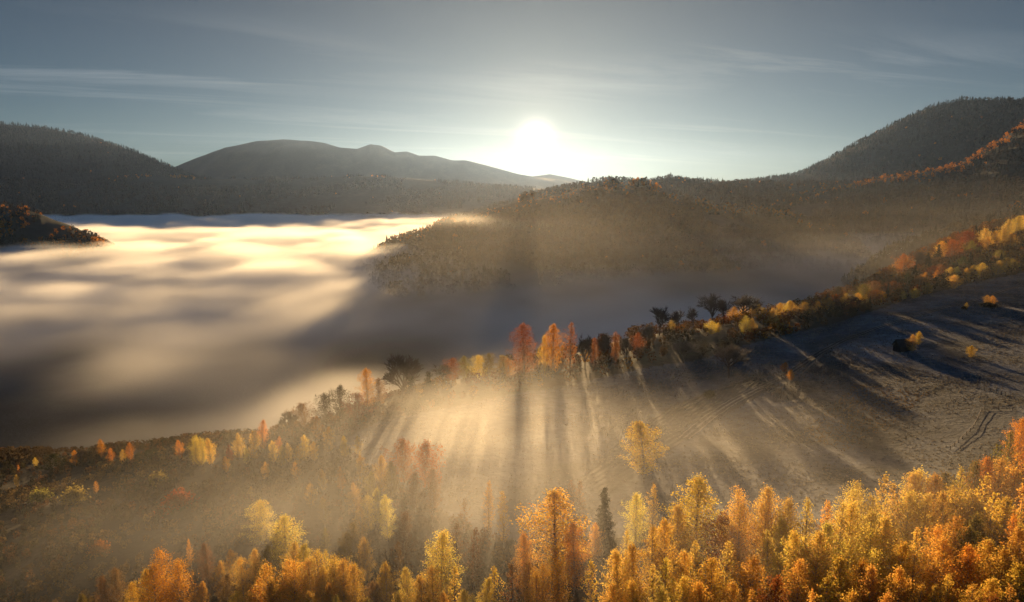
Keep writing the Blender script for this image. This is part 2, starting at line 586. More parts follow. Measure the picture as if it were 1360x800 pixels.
def bare_tree(name, seed, H=11.0, spread=0.9, fan=False):
    r = np.random.default_rng(seed)
    tb = Tubes()

    def grow(p, d, L, rad, lev):
        n_ = 3 if lev < 3 else 2
        pts = [p]
        for i in range(n_):
            d = d + r.normal(size=3) * .10
            d[2] += .05
            d /= np.linalg.norm(d)
            pts.append(pts[-1] + d * L / n_)
        tb.poly(pts, rad, rad * .55, 5 if lev < 2 else 3)
        if lev >= 4:
            return
        kids = (8 if lev == 0 else 5 if lev < 3 else 4)
        for i in range(kids):
            w = r.uniform(.45, 1.0) if lev else r.uniform(.55, 1.0)
            q = pts[min(int(w * n_), n_ - 1)] * (1 - (w * n_) % 1) + pts[min(int(w * n_) + 1, n_)] * ((w * n_) % 1)
            a = r.normal(size=3)
            a -= a.dot(d) * d
            a /= np.linalg.norm(a)
            k = spread * r.uniform(.5, 1.0)
            dd = d + a * k
            dd /= np.linalg.norm(dd)
            grow(q, dd, L * r.uniform(.58, .78), max(rad * .55, .05), lev + 1)

    grow(np.array([0, 0, -.2]), np.array([0., 0, 1]), H * (.22 if fan else .34), .022 * H, 0)
    vv = np.concatenate(tb.v)
    k = H / vv[:, 2].max()
    tb.v = [a * k for a in tb.v]
    trunk = Tubes()
    trunk.v, trunk.f, trunk.k = tb.v[:6], tb.f[:3], 30
    limbs = Tubes()
    limbs.v = tb.v[6:]
    limbs.f = [f - 30 for f in tb.f[3:]]
    return trunk.mesh(name + '_trunk', TWIG), limbs.mesh(name + '_crown', TWIG)


def spruce(name, seed, H=14.0, R=2.3):
    r = np.random.default_rng(seed)
    tb = Tubes()
    tb.poly([(0, 0, -.2), (0, 0, H * .5), (0, 0, H * .98)], .014 * H, .01, 6)
    cen, sz, cs = [], [], []
    tiers = 26
    for i in range(tiers):
        t = .06 + .93 * i / tiers
        L = R * (1 - t) ** .85 * r.uniform(.8, 1.15) + .12
        nb = max(5, int(13 * (1 - t)) + 3)
        for b in range(nb):
            az = r.uniform(0, 6.28)
            Lb = L * r.uniform(.7, 1.15)
            for w in np.linspace(.15, 1, max(3, int(Lb * 4))):
                q = 5
                p = np.array([math.cos(az) * Lb * w, math.sin(az) * Lb * w, H * t - .38 * Lb * w * w])
                cen.append(p + r.normal(size=(q, 3)) * np.array([.16, .16, .12]))
                cs.append(np.full(q, .65 + .5 * w))
    cen = np.concatenate(cen)
    cs = np.concatenate(cs)
    v, f = quads_at(cen, r.uniform(.25, .5, len(cen)), r, aspect=.6)
    c = np.repeat(np.ones((len(cen), 3)) * (cs * r.uniform(.8, 1.2, len(cen)))[:, None], 4, 0)
    return tb.mesh(name + '_trunk', TWIG), mesh_from(name + '_crown', v, f, 4, LEAF, c)


def bush(name, seed, H=3.0, R=2.2):
    r = np.random.default_rng(seed)
    tb = Tubes()
    cen = []
    for i in range(26):
        az, el = r.uniform(0, 6.28), r.uniform(.25, 1.5)
        d = np.array([math.cos(az) * math.cos(el) * R, math.sin(az) * math.cos(el) * R, math.sin(el) * H]) * r.uniform(.55, .9)
        tb.poly([(0, 0, -.1), d * .5 + np.array([0, 0, .15 * H]), d], .05, .01, 3)
        for k in range(4):
            cen.append(d * (1 - .13 * k) + r.normal(size=(13, 3)) * np.array([.17 * R, .17 * R, .13 * H]))
    cen = np.concatenate(cen)
    cen[:, 2] = np.abs(cen[:, 2])
    v, f = quads_at(cen, r.uniform(.2, .42, len(cen)), r)
    c = np.repeat(np.ones((len(cen), 3)) * r.uniform(.6, 1.25, len(cen))[:, None], 4, 0)
    return tb.mesh(name + '_stem', TWIG), mesh_from(name + '_foliage', v, f, 4, LEAF, c)


PROTO = {
    'birch': [crown_tree('birch', 11, 15, 2.8, .20, .80), crown_tree('birch', 12, 15, 2.9, .14, .75, lobes=.32), crown_tree('birch', 13, 15, 2.5, .22, .85),
              crown_tree('birch', 14, 15, 3.1, .15, .72, nb=95, lobes=.35), crown_tree('birch', 15, 15, 2.7, .18, .78, lobes=.3)],
    'clump': [crown_tree('birch', 21, 15, 4.2, .14, .78, nb=110, stems=3, lobes=.3), crown_tree('birch', 22, 15, 4.6, .15, .74, nb=110, stems=4, lobes=.3)],
    'slim': [crown_tree('birch', 31, 15, 1.5, .24, .8, nb=70, clump=11), crown_tree('birch', 32, 15, 1.7, .2, .85, nb=70, clump=11)],
    'sparse': [crown_tree('birch', 35, 15, 1.9, .25, .8, nb=46, clump=6, leaf=.3), crown_tree('birch', 36, 15, 2.2, .2, .85, nb=46, clump=5, leaf=.3)],
    'broad': [crown_tree('tree', 41, 12, 4.2, .14, .62, nb=90, lobes=.5, clump=14, leaf=.27), crown_tree('tree', 42, 12, 3.6, .12, .72, nb=90, lobes=.55, clump=14, leaf=.26)],
    'bare': [bare_tree('bare', 51, 11, .85), bare_tree('bare', 52, 11, .95), bare_tree('bare', 54, 11, .62)],
    'spruce': [spruce('spruce', 61), spruce('spruce', 62, 14, 2.7)],
    'shrub': [bush('shrub', 71), bush('shrub', 72, 3.0, 2.8)],
}
PROTO_H = {k: [float(max(v.co.z for v in m[1].vertices)) for m in ms] for k, ms in PROTO.items()}
PROTO_W = {k: [float(np.percentile(np.abs([v.co.x for v in m[1].vertices]), 97)) * 2 for m in ms] for k, ms in PROTO.items()}
COLS = {
    'yellow': (.84, .66, .150), 'gold': (.80, .57, .115), 'amber': (.77, .48, .085), 'orange': (.72, .33, .050), 'rust': (.36, .135, .035), 'red': (.28, .072, .024),
    'olive': (.24, .20, .045), 'green': (.045, .055, .020), 'brown': (.22, .13, .055), 'dark': (.06, .052, .028), 'spruce': (.014, .020, .012), 'grey': (.5, .5, .5),
}
KINDNAME = {'birch': 'birch_tree', 'clump': 'birch_tree', 'slim': 'birch_tree', 'sparse': 'birch_tree', 'broad': 'broadleaf_tree', 'bare': 'bare_tree', 'spruce': 'spruce_tree', 'shrub': 'shrub'}
TREES = []          # everything planted, for spacing and for labels


def plant(kind, x, y, H, colour, label=None, ref=None, width=None, sink=0.15):
    i = 2 if ref == 'big fan shaped bare tree' else random.randrange(len(PROTO[kind]))
    tr, cr = PROTO[kind][i]
    k = H / PROTO_H[kind][i]
    w = k if width is None else width / PROTO_W[kind][i]
    root = link(bpy.data.objects.new(KINDNAME[kind], None))
    root.empty_display_size = 0.5
    root.location = (x, y, gz(x, y) - sink)
    root.rotation_euler = (0, 0, random.uniform(0, 6.283))
    sx = w * random.uniform(.93, 1.07)
    root.scale = (sx, sx, k)
    a = link(bpy.data.objects.new('stem' if kind == 'shrub' else 'trunk', tr), root)
    b = link(bpy.data.objects.new('foliage' if kind == 'shrub' else 'crown', cr), root)
    c = COLS[colour]
    j = random.uniform(.74, 1.16)
    g = random.uniform(.86, 1.10)
    b.color = (c[0] * j, c[1] * j * g, c[2] * j, 1)
    a.color = (1, 1, 1, 1)
    px, py = project(x, y, gz(x, y) + H * .75)
    TREES.append(dict(o=root, kind=kind, x=x, y=y, H=H, colour=colour, label=label, ref=ref, px=float(px), py=float(py)))
    return root


def by_base(kind, px, top, base, colour, label=None, ref=None, wpx=None):
    """a tree whose foot shows: photo column, top and foot rows"""
    x, y = at(px, base)
    L = float(lip(x / y))
    if y > L + 15:                    # the foot is just over the lip: stand it on the lip
        y = L - 4
        x = float(ray(px, base)[0]) * y
    s, t = ray(px, top)
    H = float(t * y - ground(x, y))
    return plant(kind, x, y, H, colour, label, ref, None if wpx is None else wpx * y / F)


def by_top(kind, px, top, H, colour, label=None, ref=None, w=None, y0=60, y1=700):
    """a tree whose foot is hidden: photo column, top row and height in metres"""
    ys = np.exp(np.linspace(math.log(y0), math.log(y1), 900))
    s, t = ray(px, top)
    f = ground(s * ys, ys) + H - t * ys
    hit = np.nonzero(f >= 0)[0]
    y = float(ys[hit[0]]) if len(hit) else y1
    x = float(s * y)
    return plant(kind, x, y, H, colour, label, ref, w)
# ------------------------------------------------------------------ woods far off: one mass each
def wood_mass(name, pts, size, cols, conifer, label, quads=16, seed=1, mat=None, per=0):
    """many small crowns as one object: broadleaf crowns of leaf quads, conifers as two-tier cones"""
    r = np.random.default_rng(seed)
    V, FC, C = [], [], []
    k = 0
    P = pts[~conifer]
    m = len(P)
    if m:
        sz, cl = size[~conifer], cols[~conifer]
        d = r.normal(size=(m, quads, 3))
        d /= np.linalg.norm(d, axis=2)[..., None]
        d *= r.uniform(.35, 1.0, (m, quads, 1)) ** .6
        cen = P[:, None, :] + d * (sz[:, None, None] * np.array([.34, .34, .42])) + np.array([0, 0, 1.0]) * (sz * .5)[:, None, None]
        v, f = quads_at(cen.reshape(-1, 3), np.repeat(sz, quads) * r.uniform(.2, .38, m * quads) * (16 / quads) ** .5, r)
        c = np.repeat(cl, quads, 0) * r.uniform(.7, 1.25, (m * quads, 1))
        V.append(v); FC.append(f); C.append(np.repeat(c, 4, 0))
        k += len(v)
    P = pts[conifer]
    m = len(P)
    if m:
        sz, cl = size[conifer] * 1.25, cols[conifer]
        a = np.arange(6) * np.pi / 3
        for (z0, z1, rad) in ((.12, .62, .17), (.42, 1.0, .12)):
            ring = np.stack([np.cos(a) * rad, np.sin(a) * rad, np.full(6, z0)], 1)[None] * np.ones((m, 1, 1))
            ring = ring * r.uniform(.75, 1.2, (m, 6, 1)) * sz[:, None, None]
            ring[:, :, 2] = z0 * sz[:, None] * r.uniform(.8, 1.2, (m, 6))
            ap = np.stack([np.zeros(m), np.zeros(m), z1 * sz], 1)
            v = np.concatenate([ring, ap[:, None]], 1) + P[:, None, :]
            b = np.arange(m)[:, None] * 7 + k
            f = np.stack([np.stack([b[:, 0] + i, b[:, 0] + (i + 1) % 6, b[:, 0] + 6, b[:, 0] + 6], 1) for i in range(6)], 1).reshape(-1, 4)
            V.append(v.reshape(-1, 3)); FC.append(f); C.append(np.repeat(cl, 7, 0) * r.uniform(.8, 1.2, (m * 7, 1)))
            k += m * 7
    v = np.concatenate(V); c = np.concatenate(C)
    me = bpy.data.meshes.new(name)
    f = np.concatenate(FC)
    tri = f[:, 2] == f[:, 3]
    ff = np.concatenate([f[~tri].reshape(-1), f[tri][:, :3].reshape(-1)]).astype(np.int32)
    st = np.concatenate([np.arange((~tri).sum()) * 4, (~tri).sum() * 4 + np.arange(tri.sum()) * 3]).astype(np.int32)
    me.vertices.add(len(v)); me.vertices.foreach_set('co', v.astype(np.float32).ravel())
    me.loops.add(len(ff)); me.loops.foreach_set('vertex_index', ff)
    me.polygons.add(len(st)); me.polygons.foreach_set('loop_start', st)
    at_ = me.attributes.new('col', 'FLOAT_COLOR', 'POINT')
    c4 = np.ones((len(c), 4), np.float32); c4[:, :3] = c
    at_.data.foreach_set('color', c4.ravel())
    me.materials.append(mat or LEAF_FAR)
    me.update()
    o = link(bpy.data.objects.new(name, me))
    return tag(o, label, 'forest' if name == 'forest' else name, kind='stuff')


def scatter(ridge, spacing, ymin, ymax, smax=.86, smin=-.86, zmin=-112, keep=None, seed=0):
    """points on the ground where the named ridge is what the ground is made of"""
    r = np.random.default_rng(seed)
    R = RIDGES[ridge]
    area = (ymax - ymin) * (smax - smin) * .5 * (ymax + ymin)
    m = int(area / spacing ** 2)
    y = np.sqrt(r.uniform(ymin ** 2, ymax ** 2, m))
    s = r.uniform(smin, smax, m)
    x = s * y
    rz = ridge_z(R, s, y, x)
    ok = rz > zmin
    yc = np.interp(s, R['s'], R['yc'])
    ok &= y < yc + 45
    x, y, s, rz = x[ok], y[ok], s[ok], rz[ok]
    z = ground(x, y)
    ok = np.abs(z - rz) < 4
    return x[ok], y[ok], z[ok], s[ok], yc_of(R, s[ok])


def yc_of(R, s):
    return np.interp(s, R['s'], R['yc'])


def mixed(x, y, bright, seed, dark=(.013, .015, .018)):
    """tree colours: mostly dark brown green, in drifts of amber where bright is high"""
    r = np.random.default_rng(seed)
    m = len(x)
    base = np.array(dark) * r.uniform(.7, 1.5, (m, 1))
    br = np.array([.034, .026, .017]) * r.uniform(.7, 1.3, (m, 1))
    am = np.array([.42, .17, .025]) * r.uniform(.6, 1.15, (m, 1))
    u = r.uniform(0, 1, m)
    c = np.where((u < .55)[:, None], br, base)
    return np.where((r.uniform(0, 1, m) < bright)[:, None], am, c)


specs = [
    # ridge, spacing, ymin, ymax, size, conifer share, seed
    ('middle_hill', 7.5, 640, 1640, 10.5, .10, 1),
    ('back_hill', 11, 1650, 2460, 12, .25, 2),
    ('right_spur', 11, 1350, 2520, 12, .38, 3),
    ('low_ridge', 22, 2950, 4680, 17, .35, 4),
    ('spruce_spur', 8, 690, 1010, 12, .55, 5),
    ('left_knoll', 8.5, 1030, 1400, 10, .10, 6),
    ('right_mountain', 17, 2500, 3860, 16, .6, 7),
    ('left_mountain', 28, 5000, 6880, 24, .7, 8),
]
LBL = {
    'middle_hill': 'dark mixed wood covering the rounded hill in the middle of the valley',
    'back_hill': 'dark wood on the long hill just beneath the rising sun',
    'right_spur': 'dark wood with a line of amber trees on the spur below the tall mountain',
    'low_ridge': 'dark wood on the low ridge beyond the sea of fog',
    'spruce_spur': 'spruce and bare wood on the shaded spur behind the amber hillside',
    'left_knoll': 'amber trees and scrub on the small knoll rising out of the fog',
    'right_mountain': 'dense dark wood over the tallest mountain, its top dotted with spruces',
    'left_mountain': 'dense spruce wood on the far mountain across the fog',
}
for rd, sp, y0, y1, size, con, sd in specs:
    x, y, z, s, yc = scatter(rd, sp, y0, y1, seed=sd)
    rr_ = np.random.default_rng(100 + sd)
    front = (yc - y)
    gl = fbm(x / 140, y / 220, 0, 3, seed=40 + sd)            # glades
    keep = np.ones(len(x), bool)
    br = np.full(len(x), .006)
    if rd in ('middle_hill',):
        br = .7 * np.exp(-((front - 20) / 55) ** 2) * sstep(-.1, .25, fbm(x / 60, y / 60, 0, 2, seed=3) + .1) + .004 + .012 * sstep(.2, .5, gl)
        keep = (gl > -.42) | (front < 60)
    if rd == 'right_spur':
        br = .6 * np.exp(-((front - 60) / 90) ** 2) * sstep(-.1, .2, gl + .1) + .01
        keep = (fbm(x / 160, y / 260, 0, 3, seed=77) < .38) | (front < 110) | (s > .62)
    if rd == 'left_knoll':
        br = .25 + .5 * sstep(-.1, .3, gl)
        keep = (gl > -.25)
    if rd == 'low_ridge':
        br = .5 * gauss(s, front, -.50, 60, .06, 130) + .25 * gauss(s, front, -.19, 30, .05, 60) + .01
        keep = fbm(x / 200, y / 300, 0, 3, seed=78) < .18
    if rd == 'right_mountain':
        br = .03 * sstep(.1, .5, gl) + .02 * (front > 700)
    if rd == 'back_hill':
        br = .3 * np.exp(-((front - 150) / 90) ** 2) * sstep(0, .3, gl) + .02
    x, y, z, br = x[keep], y[keep], z[keep], br[keep]
    m = len(x)
    sz = size * rr_.uniform(.5, 1.3, m) * (1 + .35 * fbm(x / 70, y / 70, 0, 2, seed=300 + sd))
    if rd == 'middle_hill':
        # stands of uneven height along the crest: the sun breaks through between them
        fr = front[keep]
        stand = .2 + 1.9 * sstep(-.15, .2, .8 * vnoise(x / 31, y / 150, 0, seed=61) + .45 * vnoise(x / 70, y / 150, 0, seed=62))
        wcr = np.exp(-(np.clip(fr, -80, None) / 110) ** 2)
        wcr = wcr * sstep(-.14, -.06, s[keep])
        sz = sz * (1 - wcr + wcr * stand)
    c = mixed(x, y, br, 200 + sd)
    cf = (rr_.uniform(0, 1, m) < con) & (br < .3)
    c[cf] = np.array([.012, .017, .012]) * rr_.uniform(.7, 1.4, (cf.sum(), 1))
    print('wood', rd, m)
    wood_mass('forest', np.stack([x, y, z + CAMZ - .3], 1), sz, c, cf, LBL[rd], quads=18 if y0 < 1500 else 12, seed=sd)
# ------------------------------------------------------------------ ground colour and relief
def path_pts(pix, step=1.5):
    p = np.array([at(*q) for q in pix])
    d = np.concatenate([[0], np.cumsum(np.linalg.norm(np.diff(p, axis=0), axis=1))])
    t = np.linspace(0, d[-1], max(2, int(d[-1] / step)))
    q = np.stack([np.interp(t, d, p[:, 0]), np.interp(t, d, p[:, 1])], 1)
    k = 5
    if len(q) > 4 * k:                                    # round the corners
        w = np.ones(2 * k + 1) / (2 * k + 1)
        pad = np.concatenate([np.repeat(q[:1], k, 0), q, np.repeat(q[-1:], k, 0)])
        q = np.stack([np.convolve(pad[:, 0], w, 'valid'), np.convolve(pad[:, 1], w, 'valid')], 1)
    return q


gm, n = new_mat('ground_cover')
at_ = n('ShaderNodeAttribute', attribute_name='col')
geo = n('ShaderNodeNewGeometry')
n1 = n('ShaderNodeTexNoise', {'Vector': geo.outputs['Position'], 'Scale': 0.35, 'Detail': 6.0, 'Roughness': 0.7})
n2 = n('ShaderNodeTexNoise', {'Vector': geo.outputs['Position'], 'Scale': 0.045, 'Detail': 4.0, 'Roughness': 0.6})
m1 = n('ShaderNodeMapRange', {0: n1.outputs[0], 1: 0.3, 2: 0.7, 3: 0.6, 4: 1.45})
m2 = n('ShaderNodeMapRange', {0: n2.outputs[0], 1: 0.38, 2: 0.62, 3: 0.5, 4: 1.6})
v1_ = n('ShaderNodeVectorMath', {0: at_.outputs['Color']}, operation='SCALE')
n.set(v1_.inputs['Scale'], n.math('MULTIPLY', m1.outputs[0], m2.outputs[0]))
fu = n('ShaderNodeAttribute', attribute_name='furrow')
_a, _b = np.array(at(800, 602)), np.array(at(935, 522))
_d = (_b - _a) / np.linalg.norm(_b - _a)
sepp = n('ShaderNodeSeparateXYZ', {0: geo.outputs['Position']})
acr = n.math('ADD', n.math('MULTIPLY', sepp.outputs[0], float(-_d[1])), n.math('MULTIPLY', sepp.outputs[1], float(_d[0])))
wob = n.math('MULTIPLY', n2.outputs[0], 6.0)
fw = n.math('MULTIPLY', n.math('SINE', n.math('ADD', n.math('MULTIPLY', acr, 3.3), wob)), fu.outputs['Fac'])
hgt = n.math('ADD', n.math('MULTIPLY', n1.outputs[0], 0.9), n.math('MULTIPLY', fw, 0.16))
bp = n('ShaderNodeBump', {'Strength': 1.0, 'Distance': 1.8, 'Height': hgt})
bs = n('ShaderNodeBsdfPrincipled', {'Base Color': v1_.outputs[0], 'Roughness': 0.9, 'Normal': bp.outputs[0]})
bs.inputs['Specular IOR Level'].default_value = 0.15
n('ShaderNodeOutputMaterial', {'Surface': bs.outputs[0]})

fx, fy = XX.reshape(-1), YY.reshape(-1)
mead = point_in(fx, fy, MEADOW)
col = np.where(mead[:, None] > 0.5, np.array([[.066, .073, .084]]), np.array([[.040, .031, .019]]))
far_ = (fy > lip(fx / fy) + 60)[:, None]
gl_ = sstep(.05, .3, fbm(fx / 160, fy / 240, 0, 3, seed=77))[:, None]
col = np.where(far_, np.array([[.012, .016, .016]]) * (1 - gl_) + np.array([[.022, .026, .022]]) * gl_, col)
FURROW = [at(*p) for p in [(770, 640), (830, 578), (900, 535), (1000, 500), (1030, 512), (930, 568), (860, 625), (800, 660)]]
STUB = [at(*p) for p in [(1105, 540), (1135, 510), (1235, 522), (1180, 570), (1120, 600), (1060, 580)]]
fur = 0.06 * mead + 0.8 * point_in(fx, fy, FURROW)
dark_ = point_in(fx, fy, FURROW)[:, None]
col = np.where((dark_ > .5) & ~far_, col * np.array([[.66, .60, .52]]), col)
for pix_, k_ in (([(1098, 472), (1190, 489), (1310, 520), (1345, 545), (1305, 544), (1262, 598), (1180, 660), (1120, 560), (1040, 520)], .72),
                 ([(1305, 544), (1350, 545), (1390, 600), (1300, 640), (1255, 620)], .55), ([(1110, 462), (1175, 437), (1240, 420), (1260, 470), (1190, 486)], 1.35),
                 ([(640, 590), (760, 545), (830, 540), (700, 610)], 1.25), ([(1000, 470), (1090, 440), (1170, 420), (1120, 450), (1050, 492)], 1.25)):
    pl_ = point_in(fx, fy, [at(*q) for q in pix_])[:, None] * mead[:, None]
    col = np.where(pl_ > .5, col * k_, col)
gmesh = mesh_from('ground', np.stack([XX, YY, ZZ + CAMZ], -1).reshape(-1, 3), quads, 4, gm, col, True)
a_ = gmesh.attributes.new('furrow', 'FLOAT', 'POINT')
a_.data.foreach_set('value', fur.astype(np.float32))
tag(link(bpy.data.objects.new('ground', gmesh)), kind='structure')

# ------------------------------------------------------------------ the track
def strip(name, pix, width, mat, lift):
    q = path_pts(pix)
    t = np.gradient(q, axis=0)
    t /= np.linalg.norm(t, axis=1)[:, None]
    nn = np.stack([-t[:, 1], t[:, 0]], 1)
    offs = np.linspace(-.5, .5, 7) * width
    P = q[:, None, :] + nn[:, None, :] * offs[None, :, None]
    jit = 0.35 * fbm(P[..., 0] / 4, P[..., 1] / 4, 0, 2, seed=91)
    P = P + nn[:, None, :] * jit[..., None] * (np.abs(offs) > .3 * width)[None, :, None]
    z = ground(P[..., 0], P[..., 1]) + CAMZ + lift
    c = np.where((np.abs(np.abs(offs) - .27 * width) < .12 * width)[None, :, None], np.array([.035, .028, .024]), np.array([.20, .185, .165])) * np.ones(P.shape[:2] + (1,))
    v = np.concatenate([P, z[..., None]], -1)
    m, k = P.shape[:2]
    i = np.arange(m * k).reshape(m, k)
    f = np.stack([i[:-1, :-1], i[:-1, 1:], i[1:, 1:], i[1:, :-1]], -1).reshape(-1, 4)
    return link(bpy.data.objects.new(name, mesh_from(name, v.reshape(-1, 3), f, 4, mat, c.reshape(-1, 3), True)))


tag(strip('dirt_track', [(905, 585), (940, 556), (975, 532), (1012, 514), (1046, 497), (1082, 473), (1120, 452), (1170, 434), (1230, 416), (1290, 401), (1340, 384), (1385, 372)], 3.6, gm, .10), kind='structure')
tag(strip('path', [(1165, 437), (1215, 416), (1265, 405), (1330, 402), (1385, 398)], 1.8, gm, .08), kind='structure')

# ------------------------------------------------------------------ brush and grass: uncounted masses
LEAF_NEAR = leaf_mat('brush_leaves', 0.3, False)
r_ = np.random.default_rng(5)
m = 26000
y = np.sqrt(r_.uniform(70 ** 2, 330 ** 2, m)); s = r_.uniform(-.92, .92, m); x = s * y
k = (point_in(x, y, MEADOW) < .5) & (y < lip(s) + 22) & ((s < -.12) | (y < 175))
x, y, s = x[k], y[k], s[k]
cl = fbm(x / 22, y / 22, 0, 3, seed=33)
k = r_.uniform(-.5, .6, len(x)) < cl + .35
x, y, s, cl = x[k], y[k], s[k], cl[k]
size = r_.uniform(1.4, 3.4, len(x)) * (1 + .5 * cl)
pal = np.array([[.10, .070, .038], [.13, .090, .045], [.085, .074, .036], [.16, .085, .038], [.06, .052, .028], [.20, .13, .05]])
drift = np.clip(((fbm(x / 30, y / 30, 0, 2, seed=34) + .6) / 1.2 * 6 + r_.normal(size=len(x)) * .9).astype(int), 0, 5)
wood_mass('undergrowth', np.stack([x, y, ground(x, y) + CAMZ - .3], 1), size, pal[drift] * r_.uniform(.7, 1.2, (len(x), 1)), np.zeros(len(x), bool), 'brown and olive brush covering the slope around the birches', quads=60, seed=6, mat=LEAF_NEAR)

# hedgerow along the meadow's far edge and the wooded hillside behind it
m = 60000
s = r_.uniform(-.40, .92, m); y = np.sqrt(r_.uniform(205 ** 2, 860 ** 2, m)); x = s * y
L = lip(s)
k = (point_in(x, y, MEADOW) < .5) & (y < L + 24) & (y > np.minimum(L - 40, 420) - 60)
x, y, s, L = x[k], y[k], s[k], L[k]
sel = r_.uniform(0, 1, len(x)) < .22
x, y, s, L = x[sel], y[sel], s[sel], L[sel]
pxx, _ = project(x, y, ground(x, y) + CAMZ)
hh = np.interp(pxx, [330, 400, 480, 560, 640, 690, 850, 900, 1000, 1100, 1200, 1360], [2.5, 3.5, 3.5, 3.8, 5.0, 7.5, 7.5, 6.0, 6.5, 7.5, 8, 8.5])
size = hh * r_.uniform(.6, 1.15, len(x))
pal = np.array([[.050, .040, .020], [.085, .055, .026], [.13, .075, .030], [.17, .075, .028], [.15, .085, .030], [.24, .09, .026], [.38, .20, .035]])
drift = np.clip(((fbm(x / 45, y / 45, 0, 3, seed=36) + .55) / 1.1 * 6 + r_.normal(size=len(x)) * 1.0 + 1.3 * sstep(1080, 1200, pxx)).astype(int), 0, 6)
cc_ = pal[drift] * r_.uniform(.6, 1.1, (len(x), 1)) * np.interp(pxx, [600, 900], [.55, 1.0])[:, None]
con_ = (pxx > 1120) & (r_.uniform(0, 1, len(x)) < .05)
cc_[con_] = np.array([.016, .022, .014])
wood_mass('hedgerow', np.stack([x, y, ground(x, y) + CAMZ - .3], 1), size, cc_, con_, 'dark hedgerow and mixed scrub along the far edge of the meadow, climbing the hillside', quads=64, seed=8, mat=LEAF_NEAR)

# frosted grass tufts on the meadow
m = 90000
y = np.sqrt(r_.uniform(120 ** 2, 460 ** 2, m)); s = r_.uniform(-.3, .82, m); x = s * y
k = point_in(x, y, MEADOW) > .5
x, y = x[k], y[k]
d = fbm(x / 14, y / 14, 0, 3, seed=44)
st_ = point_in(x, y, STUB) > .5
k = (r_.uniform(-.5, .5, len(x)) < d - .05) | st_
x, y, st_ = x[k], y[k], st_[k]
m = len(x)
q = 3
hgt_ = np.where(st_, r_.uniform(.25, .5, m), r_.uniform(.2, .45, m))
az = r_.uniform(0, 6.283, (m, q))
cx_ = x[:, None] + r_.normal(size=(m, q)) * .16
cy2 = y[:, None] + r_.normal(size=(m, q)) * .16
zg = (ground(x, y) + CAMZ)[:, None] * np.ones((1, q))
w = (.16 + .10 * r_.uniform(size=(m, q)))
hh2 = hgt_[:, None] * r_.uniform(.7, 1.2, (m, q))
lx, ly = r_.normal(size=(m, q)) * .15, r_.normal(size=(m, q)) * .15
a0 = np.stack([cx_ - np.cos(az) * w, cy2 - np.sin(az) * w, zg - .1], -1)
a1 = np.stack([cx_ + np.cos(az) * w, cy2 + np.sin(az) * w, zg - .1], -1)
a2 = np.stack([cx_ + lx, cy2 + ly, zg + hh2], -1)
v = np.stack([a0, a1, a2], 2).reshape(-1, 3)
c = np.where(st_[:, None], np.array([[.21, .155, .09]]), np.array([[.20, .18, .145]])) * r_.uniform(.7, 1.2, (m, 1))
tag(link(bpy.data.objects.new('grass', mesh_from('grass', v, np.arange(len(v)), 3, LEAF_NEAR, np.repeat(c, 3 * q, 0)))), 'frosted grass tufts and stubble on the open meadow', 'grass', kind='stuff')

# ------------------------------------------------------------------ fences, barn, poles
WOODM, n = new_mat('weathered_wood')
tcx = n('ShaderNodeTexCoord')
mp = n('ShaderNodeMapping', {'Vector': tcx.outputs['Object'], 'Scale': (4.0, 4.0, 0.6)})
nz_ = n('ShaderNodeTexNoise', {'Vector': mp.outputs[0], 'Scale': 2.0, 'Detail': 5.0})
cc = n.mix(nz_.outputs[0], (.07, .055, .042, 1), (.24, .20, .155, 1))
n('ShaderNodeOutputMaterial', {'Surface': n('ShaderNodeBsdfPrincipled', {'Base Color': cc, 'Roughness': 0.85}).outputs[0]})
DARKW, n = new_mat('dark_planks')
tcx = n('ShaderNodeTexCoord')
sp_ = n('ShaderNodeSeparateXYZ', {0: tcx.outputs['Object']})
wv = n('ShaderNodeTexWave', {'Vector': tcx.outputs['Object'], 'Scale': 1.6, 'Distortion': 1.0, 'Detail': 2.0})
cc = n.mix(wv.outputs[0], (.018, .013, .010, 1), (.050, .036, .026, 1))
n('ShaderNodeOutputMaterial', {'Surface': n('ShaderNodeBsdfPrincipled', {'Base Color': cc, 'Roughness': 0.8}).outputs[0]})


def empty(name, x, y, rz=0.0):
    o = link(bpy.data.objects.new(name, None))
    o.location = (x, y, gz(x, y))
    o.rotation_euler = (0, 0, rz)
    return o


def part(name, tb, mat, root):
    return link(bpy.data.objects.new(name, tb.mesh(name, mat)), root)


def fence(pix, label, gap=3.0, hgt=1.25):
    q = path_pts(pix, gap)
    root = empty('wooden_fence', *q[0])
    tag(root, label, 'fence', 'wooden fences of the meadow')
    o = np.array(root.location)
    g = ground(q[:, 0], q[:, 1]) + CAMZ
    P = np.stack([q[:, 0], q[:, 1], g], 1) - o
    for p in P[:99]:
        t = Tubes()
        h = hgt * random.uniform(.85, 1.12)
        t.seg(p - np.array([0, 0, .2]), p + np.array([random.gauss(0, .05), random.gauss(0, .05), h]), .12, .10, 6)
        part('post', t, WOODM, root)
    for h in (.5, .95):
        t = Tubes()
        for a, b in zip(P[:98], P[1:99]):
            t.seg(a + np.array([0, 0, h + random.gauss(0, .04)]), b + np.array([0, 0, h + random.gauss(0, .04)]), .075, .07, 4)
        part('rail', t, WOODM, root)
    return root


fence([(1018, 530), (1054, 508), (1072, 492), (1084, 480), (1098, 470)], 'wooden post and rail fence running beside the dirt track')
fence([(1100, 470), (1140, 477), (1190, 487), (1250, 501), (1310, 518), (1350, 530)], 'long wooden fence crossing the shaded meadow below the barn', gap=3.4)
fence([(1345, 545), (1305, 544), (1292, 570), (1262, 598)], 'short dark fence bending round the shaded corner plot', gap=3.2, hgt=1.1)

bx_, by_ = at(1198, 466)
barn = empty('wooden_barn', bx_, by_, math.radians(9))
tag(barn, 'dark wooden barn with a steep pitched roof on the shaded meadow', 'barn')


